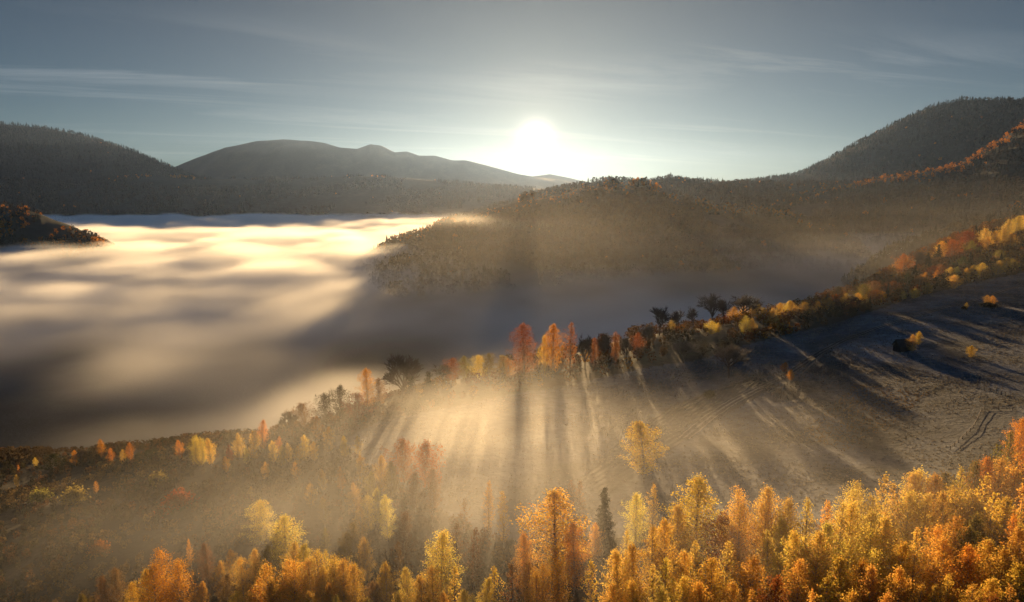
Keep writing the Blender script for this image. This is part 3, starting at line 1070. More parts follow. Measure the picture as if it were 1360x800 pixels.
def prism(name, poly, y0, y1, mat, root):
    """outline in x/z pushed along y"""
    k = len(poly)
    v = [(p[0], y0, p[1]) for p in poly] + [(p[0], y1, p[1]) for p in poly]
    bm_f = [list(range(k))[::-1], [k + i for i in range(k)]] if False else None
    me = bpy.data.meshes.new(name)
    f = [tuple(range(k)), tuple(range(2 * k - 1, k - 1, -1))] + [((i + 1) % k, i, k + i, k + (i + 1) % k) for i in range(k)]
    me.from_pydata(v, [], f)
    me.materials.append(mat)
    return link(bpy.data.objects.new(name, me), root)


prism('wall', [(-2.9, -.5), (2.9, -.5), (2.9, 2.3), (-2.9, 2.3)], -2.0, 2.0, DARKW, barn)
rf = bpy.data.meshes.new('roof')
rv, rfc = [], []
for sgn in (-1, 1):
    e, rdg = (sgn * 2.55, 2.0), (0.0, 5.0)
    k0 = len(rv)
    for xx in (-3.4, 3.4):
        rv += [(xx, e[0], e[1]), (xx, e[0], e[1] + .16), (xx, rdg[0] - sgn * .003, rdg[1] + .16), (xx, rdg[0] - sgn * .003, rdg[1])]
    rfc += [(k0, k0 + 1, k0 + 2, k0 + 3), (k0 + 7, k0 + 6, k0 + 5, k0 + 4)] + [(k0 + (i + 1) % 4, k0 + i, k0 + 4 + i, k0 + 4 + (i + 1) % 4) for i in range(4)]
rf.from_pydata(rv, [], rfc)
rf.materials.append(DARKW)
link(bpy.data.objects.new('roof', rf), barn)
gb = bpy.data.meshes.new('gable')
gb.from_pydata([(xx, yy, zz) for xx in (-2.85, 2.85) for yy, zz in ((-2.0, 2.302), (2.0, 2.302), (0, 4.7))], [], [(0, 2, 1), (3, 4, 5), (0, 1, 4, 3), (1, 2, 5, 4), (2, 0, 3, 5)])
gb.materials.append(DARKW)
link(bpy.data.objects.new('gable', gb), barn)
prism('door', [(-.9, -.3), (.5, -.3), (.5, 1.95), (-.9, 1.95)], -2.06, -2.003, DARKW, barn)

for (ppx, top, base, lab) in ((1262, 514, 531, 'thin pale pole standing upright on the shaded meadow, farther of two'), (1265, 531, 549, 'thin pale pole standing upright on the shaded meadow, nearer of two')):
    x_, y_ = at(ppx, base)
    H_ = float(ray(ppx, top)[1] * y_ - ground(x_, y_))
    t = Tubes()
    t.seg((0, 0, -.2), (0.08, 0, H_), .07, .045, 6)
    o = link(bpy.data.objects.new('wooden_pole', t.mesh('wooden_pole', BARK)))
    o.location = (x_, y_, gz(x_, y_))
    tag(o, lab, 'pole', 'poles on the meadow')
B, T = by_base, by_top
# ---- landmark trees with their own labels ------------------------------------------------
B('birch', 855, 556, 640, 'gold', 'lone golden birch with a rust tinged tip on the misty meadow edge', 'lone meadow birch', 50)
T('birch', 738, 648, 20, 'amber', 'massive amber birch rising from the mist, facing its own shaded side', 'massive amber birch', 11)
T('birch', 928, 626, 20, 'gold', 'big pyramid shaped golden birch that overtops the front of the wood', 'pyramid shaped birch', 9.5)
T('birch', 585, 701, 16, 'yellow', 'bright lemon birch glowing alone against the golden mist', 'bright lemon birch', 6.5)
T('clump', 210, 735, 15, 'orange', 'broad orange birch alone at the dark lower slope', 'broad orange birch', 9.5)
T('birch', 346, 660, 12, 'yellow', 'round bright yellow birch at the head of a long shadow', 'round yellow birch', 6.4)
T('birch', 378, 681, 13.5, 'yellow', 'pale yellow birch just below the round yellow birch', 'pale yellow birch', 7)
T('clump', 376, 729, 16, 'amber', 'large amber birch with a shaded face, fronting the lower slope cluster', 'large amber slope birch', 9)
T('broad', 566, 584, 14, 'rust', 'bronze broadleaf tree casting a dark beam through the mist', 'bronze tree', 9)
T('broad', 535, 580, 13, 'rust', 'bronze green broadleaf tree touching the darker bronze tree', 'bronze green tree', 9)
B('broad', 475, 520, 562, 'red', 'deep red oval tree below the brush at the shelf edge', 'deep red oval tree', 33)
B('bare', 535, 468, 534, 'grey', 'big round bare tree with a fan of fine twigs', 'big fan shaped bare tree', 54)
B('spruce', 547, 499, 548, 'spruce', 'slender dark spruce below the fan of bare twigs', 'slender dark spruce', 24)
B('spruce', 570, 493, 538, 'spruce', 'stout dark spruce standing beside the slender spruce', 'stout dark spruce', 26)
B('birch', 696, 425, 508, 'rust', 'tallest rust orange tree standing on the dark hedge', 'tallest rust orange tree', 36)
B('birch', 734, 428, 502, 'orange', 'round headed orange tree between two taller trees on the hedge', 'round headed orange tree', 30)
B('slim', 757, 426, 498, 'rust', 'narrow rust tree beside the round headed orange tree', 'narrow rust tree', 19)
B('bare', 968, 456, 502, 'grey', 'dark bare round tree alone on the meadow with a long shadow', 'lone dark bare tree', 38)
B('bare', 908, 452, 482, 'grey', 'bare reddish tree fading into the lit mist on the meadow', 'misty bare tree', 30)
B('birch', 1041, 481, 496, 'orange', 'small orange birch sapling, farther of the two beside the track', 'farther track sapling', 9)
B('birch', 1050, 490, 507, 'orange', 'small orange birch sapling, nearer of the two beside the track', 'nearer track sapling', 10)
B('birch', 1211, 443, 468, 'gold', 'golden birch in front of the dark wooden barn', 'barn birch', 14)
B('birch', 1219, 439, 461, 'gold', 'smaller golden birch peeping out behind the barn birch', 'smaller barn birch', 9)
B('broad', 1289, 458, 475, 'amber', 'small round amber tree alone on the shaded meadow', 'lone round amber tree', 15)
B('birch', 1310, 391, 406, 'gold', 'golden young tree of a close pair on the upper meadow, with a wide bush beneath', 'upper meadow pair', 9)
B('birch', 1318, 392, 406, 'amber', 'amber young tree of a close pair on the upper meadow', 'amber tree of the pair', 9)
B('shrub', 1313, 401, 408, 'dark', 'dark bush under the close pair of young trees', 'bush under the pair', 20)
B('birch', 1283, 401, 411, 'amber', 'tiny amber sapling by the upper track', 'tiny upper sapling', 5)
B('shrub', 1281, 406, 411, 'dark', 'dark shrub beside the tiny amber sapling', 'upper dark shrub', 8)
B('shrub', 942, 517, 528, 'dark', 'low dark mound of brush alone on the ploughed meadow', 'brush mound', 18)
B('broad', 1283, 306, 334, 'red', 'deep red domed tree high in the hillside wood', 'deep red domed tree', 27)
B('broad', 1289, 318, 342, 'olive', 'olive yellow round tree under the deep red domed tree', 'olive round tree', 18)
B('broad', 1175, 354, 380, 'red', 'wine red tree at the outer edge of the hillside wood', 'wine red tree', 22)
B('broad', 1250, 350, 370, 'rust', 'rusty low tree in the middle of the hillside wood', 'rusty low tree', 22)
B('birch', 1122, 388, 410, 'gold', 'brightest golden birch on the hedgerow facing the valley', 'brightest hedgerow birch', 12)
T('spruce', 803, 647, 15, 'spruce', 'dim cone of a spruce veiled by mist in front of the meadow', 'veiled spruce', 4.5)
B('spruce', 305, 590, 612, 'red', 'small dark reddish conifer on the slope crest', 'small reddish conifer', 10)
B('shrub', 238, 648, 676, 'red', 'dark red bush on the shaded brushy slope', 'dark red bush', 36)
B('shrub', 133, 715, 738, 'rust', 'dim rust bush low on the shaded slope', 'dim rust bush', 24)

# ---- the wood along the bottom: (column, top row, height, colour, kind) ------------------
WOOD = [
    (846, 650, 14, 'yellow', 'birch'), (868, 641, 14, 'amber', 'birch'), (900, 663, 17, 'gold', 'birch'), (886, 684, 17, 'amber', 'birch'), (867, 696, 17, 'gold', 'birch'),
    (844, 718, 17, 'gold', 'birch'), (825, 731, 17, 'yellow', 'birch'), (925, 712, 16, 'yellow', 'birch'), (912, 726, 16, 'gold', 'birch'), (967, 713, 17, 'yellow', 'birch'),
    (993, 652, 18, 'gold', 'clump'), (1020, 641, 19, 'gold', 'birch'), (1047, 654, 18, 'gold', 'birch'), (1023, 700, 16, 'yellow', 'slim'), (1074, 659, 18, 'gold', 'birch'),
    (1099, 663, 18, 'amber', 'birch'), (885, 735, 16, 'gold', 'birch'), (868, 747, 16, 'yellow', 'birch'), (880, 774, 15, 'yellow', 'birch'), (936, 767, 15, 'amber', 'birch'),
    (972, 767, 15, 'amber', 'birch'), (1063, 734, 16, 'amber', 'birch'), (1080, 780, 15, 'amber', 'birch'), (961, 680, 13, 'rust', 'broad'), (1041, 684, 16, 'gold', 'birch'),
    (948, 735, 16, 'amber', 'birch'), (1000, 735, 16, 'amber', 'birch'), (1030, 760, 16, 'rust', 'birch'), (905, 760, 15, 'gold', 'birch'), (846, 765, 15, 'gold', 'birch'), (818, 770, 15, 'gold', 'birch'),
    (1103, 690, 17, 'yellow', 'birch'), (1118, 664, 18, 'gold', 'birch'), (1130, 661, 18, 'gold', 'birch'), (1155, 636, 18, 'gold', 'clump'), (1173, 625, 18, 'gold', 'birch'),
    (1158, 670, 17, 'yellow', 'birch'), (1191, 638, 18, 'gold', 'birch'), (1214, 620, 18, 'gold', 'birch'), (1225, 617, 18, 'gold', 'birch'), (1230, 650, 17, 'yellow', 'birch'),
    (1248, 625, 17, 'amber', 'birch'), (1259, 622, 17, 'olive', 'birch'), (1277, 617, 17, 'gold', 'birch'), (1284, 633, 17, 'amber', 'clump'), (1296, 606, 17, 'olive', 'birch'),
    (1310, 602, 17, 'orange', 'birch'), (1308, 626, 17, 'amber', 'birch'), (1328, 602, 17, 'gold', 'birch'), (1325, 588, 17, 'olive', 'birch'), (1344, 571, 17, 'olive', 'birch'),
    (1357, 552, 16, 'orange', 'birch'), (1372, 540, 16, 'orange', 'birch'), (1385, 560, 16, 'amber', 'birch'), (1350, 600, 16, 'orange', 'birch'), (1352, 616, 16, 'amber', 'birch'),
    (1347, 680, 15, 'orange', 'slim'), (1338, 655, 16, 'amber', 'birch'), (1298, 675, 16, 'olive', 'birch'), (1288, 696, 15, 'olive', 'birch'), (1274, 680, 16, 'amber', 'birch'),
    (1258, 708, 15, 'amber', 'birch'), (1219, 699, 16, 'gold', 'birch'), (1292, 718, 15, 'orange', 'birch'), (1311, 711, 15, 'amber', 'birch'), (1334, 722, 15, 'amber', 'birch'),
    (1145, 738, 15, 'orange', 'birch'), (1160, 748, 15, 'amber', 'birch'), (1191, 715, 16, 'amber', 'birch'), (1223, 771, 13, 'amber', 'slim'), (1245, 772, 13, 'amber', 'slim'),
    (1262, 757, 14, 'amber', 'birch'), (1267, 782, 12, 'amber', 'slim'), (1345, 775, 14, 'amber', 'birch'), (1180, 682, 17, 'gold', 'birch'), (1207, 647, 17, 'gold', 'birch'),
    (1140, 700, 17, 'gold', 'clump'), (1120, 735, 16, 'amber', 'birch'), (1098, 760, 15, 'amber', 'birch'), (1200, 750, 15, 'amber', 'birch'), (1245, 690, 16, 'amber', 'birch'),
    (1262, 650, 17, 'gold', 'birch'), (1320, 650, 16, 'amber', 'birch'), (1362, 640, 16, 'amber', 'birch'), (1310, 760, 14, 'amber', 'birch'), (1060, 700, 17, 'gold', 'birch'), (1085, 705, 17, 'gold', 'birch'),
    (1180, 780, 14, 'amber', 'birch'), (1130, 778, 14, 'amber', 'birch'), (1290, 770, 14, 'amber', 'birch'), (1325, 785, 13, 'rust', 'birch'), (1000, 780, 15, 'amber', 'birch'),
    (1365, 700, 15, 'amber', 'birch'), (1365, 745, 14, 'amber', 'birch'),
    # the misty middle
    (649, 638, 14, 'amber', 'slim'), (669, 650, 14, 'amber', 'slim'), (764, 690, 15, 'orange', 'birch'), (697, 706, 14, 'amber', 'birch'), (704, 742, 13, 'orange', 'birch'), (791, 693, 10, 'amber', 'birch'),
    (769, 636, 12, 'brown', 'sparse'), (870, 696, 13, 'gold', 'birch'), (832, 700, 13, 'gold', 'birch'), (658, 750, 13, 'amber', 'sparse'), (644, 766, 12, 'gold', 'birch'), (617, 662, 10, 'brown', 'sparse'),
    (757, 636, 12, 'brown', 'sparse'), (682, 745, 15, 'brown', 'sparse'), (720, 735, 15, 'amber', 'clump'), (785, 740, 13, 'amber', 'sparse'), (630, 700, 13, 'brown', 'sparse'), (605, 692, 12, 'brown', 'sparse'),
    (506, 602, 12, 'gold', 'birch'), (479, 603, 10, 'gold', 'birch'), (452, 619, 7.5, 'orange', 'birch'), (501, 647, 11, 'yellow', 'birch'), (513, 656, 12, 'yellow', 'birch'), (468, 690, 12, 'olive', 'birch'),
    (458, 704, 11, 'olive', 'birch'), (536, 677, 13, 'brown', 'birch'), (527, 717, 13, 'brown', 'slim'), (449, 725, 14, 'gold', 'clump'), (543, 752, 12, 'yellow', 'birch'), (560, 760, 13, 'gold', 'birch'),
    (602, 748, 14, 'gold', 'birch'), (620, 779, 10, 'yellow', 'birch'), (497, 767, 12, 'brown', 'birch'), (550, 625, 11, 'brown', 'birch'), (575, 620, 12, 'brown', 'birch'), (520, 612, 11, 'olive', 'birch'),
    (574, 640, 11, 'brown', 'sparse'), (490, 625, 9, 'olive', 'birch'),
    # the brushy slope
    (292, 742, 9, 'gold', 'birch'), (306, 728, 8, 'amber', 'birch'), (372, 700, 10, 'olive', 'birch'), (424, 752, 11, 'gold', 'birch'), (432, 700, 9, 'olive', 'slim'), (402, 765, 11, 'yellow', 'birch'), (328, 785, 9, 'gold', 'birch'),
    (350, 748, 10, 'gold', 'birch'), (484, 712, 11, 'gold', 'birch'), (478, 672, 9, 'gold', 'birch'), (430, 660, 8, 'olive', 'birch'), (412, 640, 7, 'amber', 'birch'), (470, 640, 9, 'amber', 'birch'), (488, 655, 10, 'gold', 'birch'),
    (378, 770, 10, 'yellow', 'birch'), (264, 772, 9, 'amber', 'birch'), (238, 760, 9, 'brown', 'birch'), (174, 770, 10, 'amber', 'birch'), (445, 790, 11, 'gold', 'birch'), (512, 745, 12, 'amber', 'birch'), (487, 790, 11, 'gold', 'birch'),
    (530, 785, 11, 'gold', 'birch'), (575, 745, 13, 'gold', 'birch'), (590, 785, 11, 'amber', 'birch'), (428, 622, 7, 'gold', 'birch'), (392, 612, 6, 'amber', 'birch'), (300, 605, 6, 'amber', 'birch'), (352, 612, 6, 'gold', 'birch'),
    (265, 575, 11, 'gold', 'clump'), (278, 581, 10, 'gold', 'birch'), (238, 583, 8, 'orange', 'birch'), (316, 574, 9, 'gold', 'birch'), (337, 570, 10, 'gold', 'birch'), (347, 557, 11, 'orange', 'birch'),
    (369, 579, 7, 'orange', 'birch'), (327, 594, 6, 'yellow', 'birch'), (362, 584, 8, 'gold', 'birch'), (383, 588, 7, 'yellow', 'birch'), (403, 576, 9, 'gold', 'birch'), (436, 565, 9, 'gold', 'birch'),
    (421, 551, 9, 'orange', 'birch'), (417, 585, 7, 'yellow', 'birch'), (457, 577, 8, 'yellow', 'birch'), (395, 590, 7, 'gold', 'birch'), (374, 590, 7, 'gold', 'birch'), (475, 578, 7, 'gold', 'birch'), (333, 646, 5, 'amber', 'birch'),
    (250, 715, 8, 'orange', 'slim'), (271, 718, 10, 'brown', 'birch'), (275, 746, 9, 'brown', 'slim'), (320, 736, 11, 'gold', 'birch'), (337, 730, 10, 'gold', 'birch'), (355, 722, 12, 'olive', 'birch'),
    (390, 716, 13, 'gold', 'birch'), (398, 720, 13, 'gold', 'birch'), (411, 736, 14, 'gold', 'birch'), (340, 766, 11, 'orange', 'birch'), (313, 782, 10, 'gold', 'birch'), (433, 729, 12, 'gold', 'slim'),
    (454, 738, 14, 'gold', 'birch'), (412, 781, 11, 'amber', 'birch'), (440, 770, 12, 'amber', 'birch'), (360, 770, 12, 'amber', 'birch'), (385, 765, 12, 'amber', 'birch'), (470, 745, 13, 'amber', 'birch'),
    (133, 582, 8, 'orange', 'birch'), (146, 594, 6, 'orange', 'birch'), (171, 587, 7.5, 'orange', 'birch'), (162, 596, 6, 'amber', 'birch'), (98, 597, 6.5, 'orange', 'birch'), (46, 607, 4.5, 'gold', 'birch'), (24, 617, 3.5, 'orange', 'slim'),
    (21, 630, 5, 'amber', 'birch'), (127, 638, 4.5, 'orange', 'birch'), (153, 751, 11, 'brown', 'birch'), (136, 761, 11, 'brown', 'birch'), (193, 752, 12, 'amber', 'birch'), (112, 785, 9, 'olive', 'birch'), (300, 760, 9, 'brown', 'birch'),
]
NAMED = {
    (961, 680): ('rusty round tree wedged behind the pyramid shaped birch', 'wedged rusty tree'),
    (1145, 738): ('orange birch low among golden crowns in the middle of the bottom wood', 'low orange birch'),
    (1292, 718): ('orange birch deep in the bottom wood, among amber crowns', 'deep orange birch'),
    (1357, 552): ('orange birch at the very top of the climbing edge of the bottom wood', 'topmost orange birch'),
    (1259, 622): ('olive birch among golden crowns on the upper rim of the bottom wood', 'rim olive birch'),
    (993, 652): ('wide many stemmed golden birch next to the pyramid shaped birch', 'wide many stemmed birch'),
    (1155, 636): ('many stemmed golden birch on the upper rim of the bottom wood', 'rim many stemmed birch'),
    (1347, 680): ('slim orange birch at the dim outer edge of the bottom wood', 'slim orange birch'),
    (265, 575): ('wide golden birch with several stems on the slope crest', 'crest many stemmed birch'),
    (513, 656): ('bright yellow birch just below the two bronze trees', 'bright yellow birch'),
}
for px, top, H in ((1392, 590, 16), (1400, 640, 16), (1405, 690, 15), (1412, 560, 16), (1425, 610, 16), (1430, 660, 15), (1438, 540, 16), (1450, 585, 16), (1462, 640, 15), (1400, 740, 14), (1440, 720, 14), (1420, 520, 15)):
    WOOD.append((px, top, H, random.choice(['gold', 'amber', 'orange']), 'birch'))
pick = random.Random(3)
for px, top, H, c, k in WOOD:
    if k == 'birch' and H >= 13:
        k = pick.choice(['birch'] * 13 + ['sparse'] * 2 + ['slim'] * 3)
    lab, ref = NAMED.get((px, top), (None, None))
    T(k, px, top, H, c, lab, ref)
# ---- trees whose foot shows: (kind, column, top, foot, colour, width in px) ---------------
LINE = [
    ('birch', 488, 486, 528, 'orange', 24), ('broad', 452, 510, 545, 'dark', 40), ('broad', 432, 520, 552, 'dark', 30), ('broad', 402, 534, 560, 'brown', 34), ('bare', 384, 545, 566, 'grey', 24), ('broad', 504, 500, 532, 'brown', 26),
    ('broad', 601, 474, 508, 'rust', 24), ('bare', 588, 482, 510, 'grey', 22), ('broad', 617, 472, 506, 'olive', 22), ('broad', 636, 470, 505, 'gold', 20), ('broad', 649, 467, 503, 'olive', 26), ('broad', 668, 470, 504, 'olive', 20),
    ('birch', 676, 475, 506, 'orange', 14), ('birch', 722, 442, 502, 'amber', 16), ('bare', 777, 443, 492, 'grey', 22), ('birch', 789, 446, 490, 'rust', 12), ('bare', 801, 440, 488, 'grey', 16), ('broad', 817, 438, 486, 'rust', 16),
    ('bare', 832, 446, 482, 'grey', 18), ('broad', 846, 440, 478, 'rust', 20), ('bare', 859, 429, 466, 'grey', 16),
    ('bare', 876, 405, 437, 'grey', 28), ('bare', 898, 408, 438, 'grey', 20), ('bare', 921, 405, 430, 'grey', 16), ('bare', 945, 388, 424, 'grey', 26), ('bare', 961, 396, 424, 'grey', 15), ('bare', 987, 390, 420, 'grey', 28), ('bare', 1005, 395, 420, 'grey', 16),
    ('birch', 892, 421, 440, 'gold', 11), ('birch', 972, 406, 428, 'amber', 13), ('birch', 987, 405, 427, 'amber', 12), ('birch', 1000, 402, 424, 'gold', 11), ('birch', 1007, 403, 424, 'gold', 12), ('birch', 944, 425, 445, 'yellow', 15), ('birch', 953, 427, 444, 'gold', 9),
    ('birch', 989, 418, 446, 'yellow', 15), ('birch', 998, 421, 444, 'gold', 12), ('birch', 1026, 408, 432, 'yellow', 12), ('birch', 1031, 419, 436, 'gold', 8), ('birch', 1045, 398, 424, 'gold', 12), ('birch', 1052, 400, 424, 'gold', 11), ('birch', 1035, 401, 424, 'amber', 10),
    ('birch', 1069, 400, 422, 'gold', 18), ('birch', 1086, 399, 420, 'amber', 14), ('birch', 1100, 395, 416, 'amber', 14), ('birch', 1130, 393, 410, 'amber', 11), ('birch', 1139, 388, 408, 'amber', 12), ('broad', 1112, 379, 404, 'dark', 20), ('spruce', 1098, 389, 410, 'spruce', 10),
    ('broad', 1147, 376, 402, 'olive', 22), ('broad', 1160, 372, 398, 'brown', 22), ('broad', 1162, 384, 404, 'rust', 20), ('broad', 1185, 372, 394, 'rust', 20), ('broad', 1199, 336, 368, 'rust', 22), ('bare', 1217, 331, 362, 'grey', 24), ('spruce', 1231, 335, 362, 'spruce', 12),
    ('spruce', 1245, 324, 352, 'spruce', 12), ('birch', 1249, 319, 348, 'amber', 16), ('broad', 1263, 317, 348, 'rust', 24), ('broad', 1278, 340, 362, 'green', 22), ('broad', 1300, 340, 362, 'dark', 20), ('birch', 1307, 302, 330, 'yellow', 15), ('birch', 1311, 313, 336, 'gold', 14),
    ('birch', 1337, 290, 320, 'yellow', 16), ('birch', 1348, 286, 316, 'gold', 15), ('birch', 1358, 283, 314, 'yellow', 15), ('birch', 1320, 305, 332, 'amber', 14), ('birch', 1330, 302, 330, 'gold', 14), ('birch', 1340, 308, 336, 'gold', 14), ('birch', 1372, 278, 312, 'gold', 16),
    ('birch', 1199, 387, 399, 'gold', 8), ('birch', 1214, 382, 397, 'yellow', 10), ('birch', 1231, 375, 392, 'gold', 11), ('broad', 1238, 352, 374, 'red', 18), ('birch', 1259, 354, 374, 'yellow', 10), ('birch', 1270, 353, 372, 'yellow', 8), ('broad', 1266, 364, 384, 'gold', 20),
    ('birch', 1283, 355, 376, 'amber', 9), ('birch', 1289, 352, 374, 'amber', 8), ('birch', 1303, 348, 370, 'gold', 15), ('birch', 1295, 356, 374, 'gold', 10), ('birch', 1335, 341, 364, 'gold', 15), ('birch', 1325, 345, 366, 'gold', 12), ('birch', 1344, 343, 362, 'gold', 12),
    ('birch', 1228, 361, 380, 'orange', 11), ('birch', 1244, 358, 378, 'orange', 11), ('broad', 1327, 331, 352, 'olive', 20), ('broad', 1204, 361, 388, 'green', 18), ('broad', 1220, 365, 388, 'brown', 24), ('spruce', 1214, 352, 376, 'spruce', 12), ('birch', 1150, 390, 404, 'amber', 8),
    ('broad', 72, 602, 626, 'green', 34), ('broad', 198, 596, 618, 'green', 30), ('shrub', 54, 648, 666, 'olive', 24), ('shrub', 99, 644, 668, 'olive', 30), ('shrub', 210, 625, 645, 'olive', 28), ('bare', 108, 596, 616, 'grey', 14),
]
for k, px, top, base, c, w in LINE:
    B(k, px, top, base, c, None, None, w)
# ------------------------------------------------------------------ what each tree is, told from its neighbours
CW = {'yellow': 'lemon yellow', 'gold': 'golden', 'amber': 'amber', 'orange': 'orange', 'rust': 'rusty', 'red': 'dark red', 'olive': 'olive', 'green': 'dark green', 'brown': 'thinning brown', 'dark': 'dark leafy', 'spruce': 'dark', 'grey': 'leafless'}
KW = {'birch': 'birch', 'clump': 'many stemmed birch', 'slim': 'slim birch', 'sparse': 'sparse birch', 'broad': 'round tree', 'bare': 'bare tree', 'spruce': 'spruce', 'shrub': 'shrub'}
CAT = {'birch': 'birch tree', 'clump': 'birch tree', 'slim': 'birch tree', 'sparse': 'birch tree', 'broad': 'tree', 'bare': 'bare tree', 'spruce': 'spruce', 'shrub': 'shrub'}
anchors = [t for t in TREES if t['ref']]
ORD = ['', 'second ', 'third ', 'fourth ', 'fifth ', 'sixth ', 'seventh ', 'eighth ', 'ninth ', 'tenth ']


def region(t):
    if t['y'] < 185 and t['px'] > 800: return 'trees of the golden wood along the bottom'
    if t['px'] < 480 or (t['px'] < 600 and t['y'] < 230): return 'trees of the brushy slope'
    if t['y'] < 230: return 'trees in the misty hollow'
    if t['px'] > 1110: return 'trees of the wooded hillside and upper meadow'
    return 'trees of the hedgerow at the meadow edge'


used = {}
for t in sorted(TREES, key=lambda t: min((t['px'] - a['px']) ** 2 + (t['py'] - a['py']) ** 2 for a in anchors)):
    if t['label']:
        lab = t['label']
    else:
        best = None
        for a in sorted(anchors, key=lambda a: (t['px'] - a['px']) ** 2 + (t['py'] - a['py']) ** 2)[:6]:
            dx, dy = t['px'] - a['px'], t['py'] - a['py']
            if abs(dx) > 2.2 * abs(dy): w = 'to the right of' if dx > 0 else 'to the left of'
            elif abs(dy) > 2.2 * abs(dx): w = 'below' if dy > 0 else 'above'
            else: w = ('down' if dy > 0 else 'up') + (' and right of' if dx > 0 else ' and left of')
            key = (CW[t['colour']], KW[t['kind']], w, a['ref'])
            k = used.get(key, 0)
            cost = k * 45 + math.hypot(dx, dy)            # near landmarks first, low counts first
            if best is None or cost < best[0]:
                best = (cost, k, key)
        _, k, key = best
        used[key] = k + 1
        lab = f"{ORD[k]}{key[0]} {key[1]} {key[2]} the {key[3]}"
    tag(t['o'], lab, CAT[t['kind']], region(t))
# ------------------------------------------------------------------ haze and fog
hm, n = new_mat('haze_air')
pv = n('ShaderNodeVolumePrincipled', {'Color': P_HAZECOL, 'Density': P_HAZE, 'Anisotropy': P_HG})
n('ShaderNodeOutputMaterial', {'Volume': pv.outputs[0]})
zb, zt = float(ZZ.min()) + CAMZ - 1.0, float(ZZ.max()) + CAMZ + 60.0
bx = [(-23000, -200), (23000, -200), (23000, 14600), (-23000, 14600)]
hv = [(x, y, z) for z in (zb, zt) for x, y in bx]
hf = [(3, 2, 1, 0), (4, 5, 6, 7), (0, 1, 5, 4), (1, 2, 6, 5), (2, 3, 7, 6), (3, 0, 4, 7)]
haze = link(bpy.data.objects.new('haze', mesh_from('haze', hv, hf, 4, hm)))
tag(haze, 'thin morning haze filling the whole valley and fading the far ranges', 'haze', kind='stuff')


def fog_volume(name, lo, hi, res, dens, mat, label):
    """voxel fog: density computed per voxel, held on a point cloud mesh and turned into a volume by a Volume Cube node"""
    nx, ny, nz = res
    gx = np.linspace(lo[0], hi[0], nx)
    gy = np.linspace(lo[1], hi[1], ny)
    g_z = np.linspace(lo[2], hi[2], nz)
    G = np.meshgrid(gx, gy, g_z, indexing='ij')           # z fastest
    D = np.maximum(dens(*G), 0).astype(np.float32)
    edge = np.ones_like(D)
    D[0] = D[-1] = 0
    D[:, 0] = D[:, -1] = 0
    D[:, :, -1] = 0
    D[D < 6e-6] = 0
    me = bpy.data.meshes.new(name)
    m = D.size
    me.vertices.add(m)
    me.vertices.foreach_set('co', np.stack(G, -1).astype(np.float32).ravel())
    a = me.attributes.new('fog', 'FLOAT', 'POINT')
    a.data.foreach_set('value', D.ravel() * 1000.0)     # the renderer drops voxels under 0.001
    me.materials.append(mat)
    o = link(bpy.data.objects.new(name, me))
    tag(o, label, 'fog', kind='stuff')
    nt = bpy.data.node_groups.new(name + '_voxels', 'GeometryNodeTree')
    nt.interface.new_socket('Geometry', in_out='INPUT', socket_type='NodeSocketGeometry')
    nt.interface.new_socket('Geometry', in_out='OUTPUT', socket_type='NodeSocketGeometry')
    k = N(nt)
    gi = k('NodeGroupInput')
    go = k('NodeGroupOutput')
    pos = k('GeometryNodeInputPosition')
    sp = k('ShaderNodeSeparateXYZ', {0: pos.outputs[0]})

    def ix(i, nn):
        return k.math('ROUND', k.math('MULTIPLY', k.math('DIVIDE', k.math('SUBTRACT', sp.outputs[i], lo[i]), hi[i] - lo[i]), nn - 1.0))
    at_i = k.math('ADD', k.math('MULTIPLY', k.math('ADD', k.math('MULTIPLY', ix(0, nx), float(ny)), ix(1, ny)), float(nz)), ix(2, nz))
    # float index is exact only below 2^24
    na = k('GeometryNodeInputNamedAttribute', {'Name': 'fog'}, data_type='FLOAT')
    si = k('GeometryNodeSampleIndex', {'Geometry': gi.outputs[0], 'Index': at_i}, data_type='FLOAT', domain='POINT')
    k.set(si.inputs['Value'], na.outputs[0])
    si.clamp = True
    vc = k('GeometryNodeVolumeCube', {'Density': si.outputs[0], 'Min': lo, 'Max': hi, 'Resolution X': nx, 'Resolution Y': ny, 'Resolution Z': nz})
    sm = k('GeometryNodeSetMaterial', {'Geometry': vc.outputs[0], 'Material': mat})
    k.set(go.inputs[0], sm.outputs[0])
    md = o.modifiers.new('voxels', 'NODES')
    md.node_group = nt
    return o


def fog_mat(name, aniso, col=(0.97, 0.97, 0.97, 1)):
    m, n = new_mat(name)
    pv = n('ShaderNodeVolumePrincipled', {'Color': col, 'Density': 0.001, 'Anisotropy': aniso})
    n('ShaderNodeOutputMaterial', {'Volume': pv.outputs[0]})
    return m


FM = fog_mat('fog_bank', 0.38, (.985, .985, .985, 1))


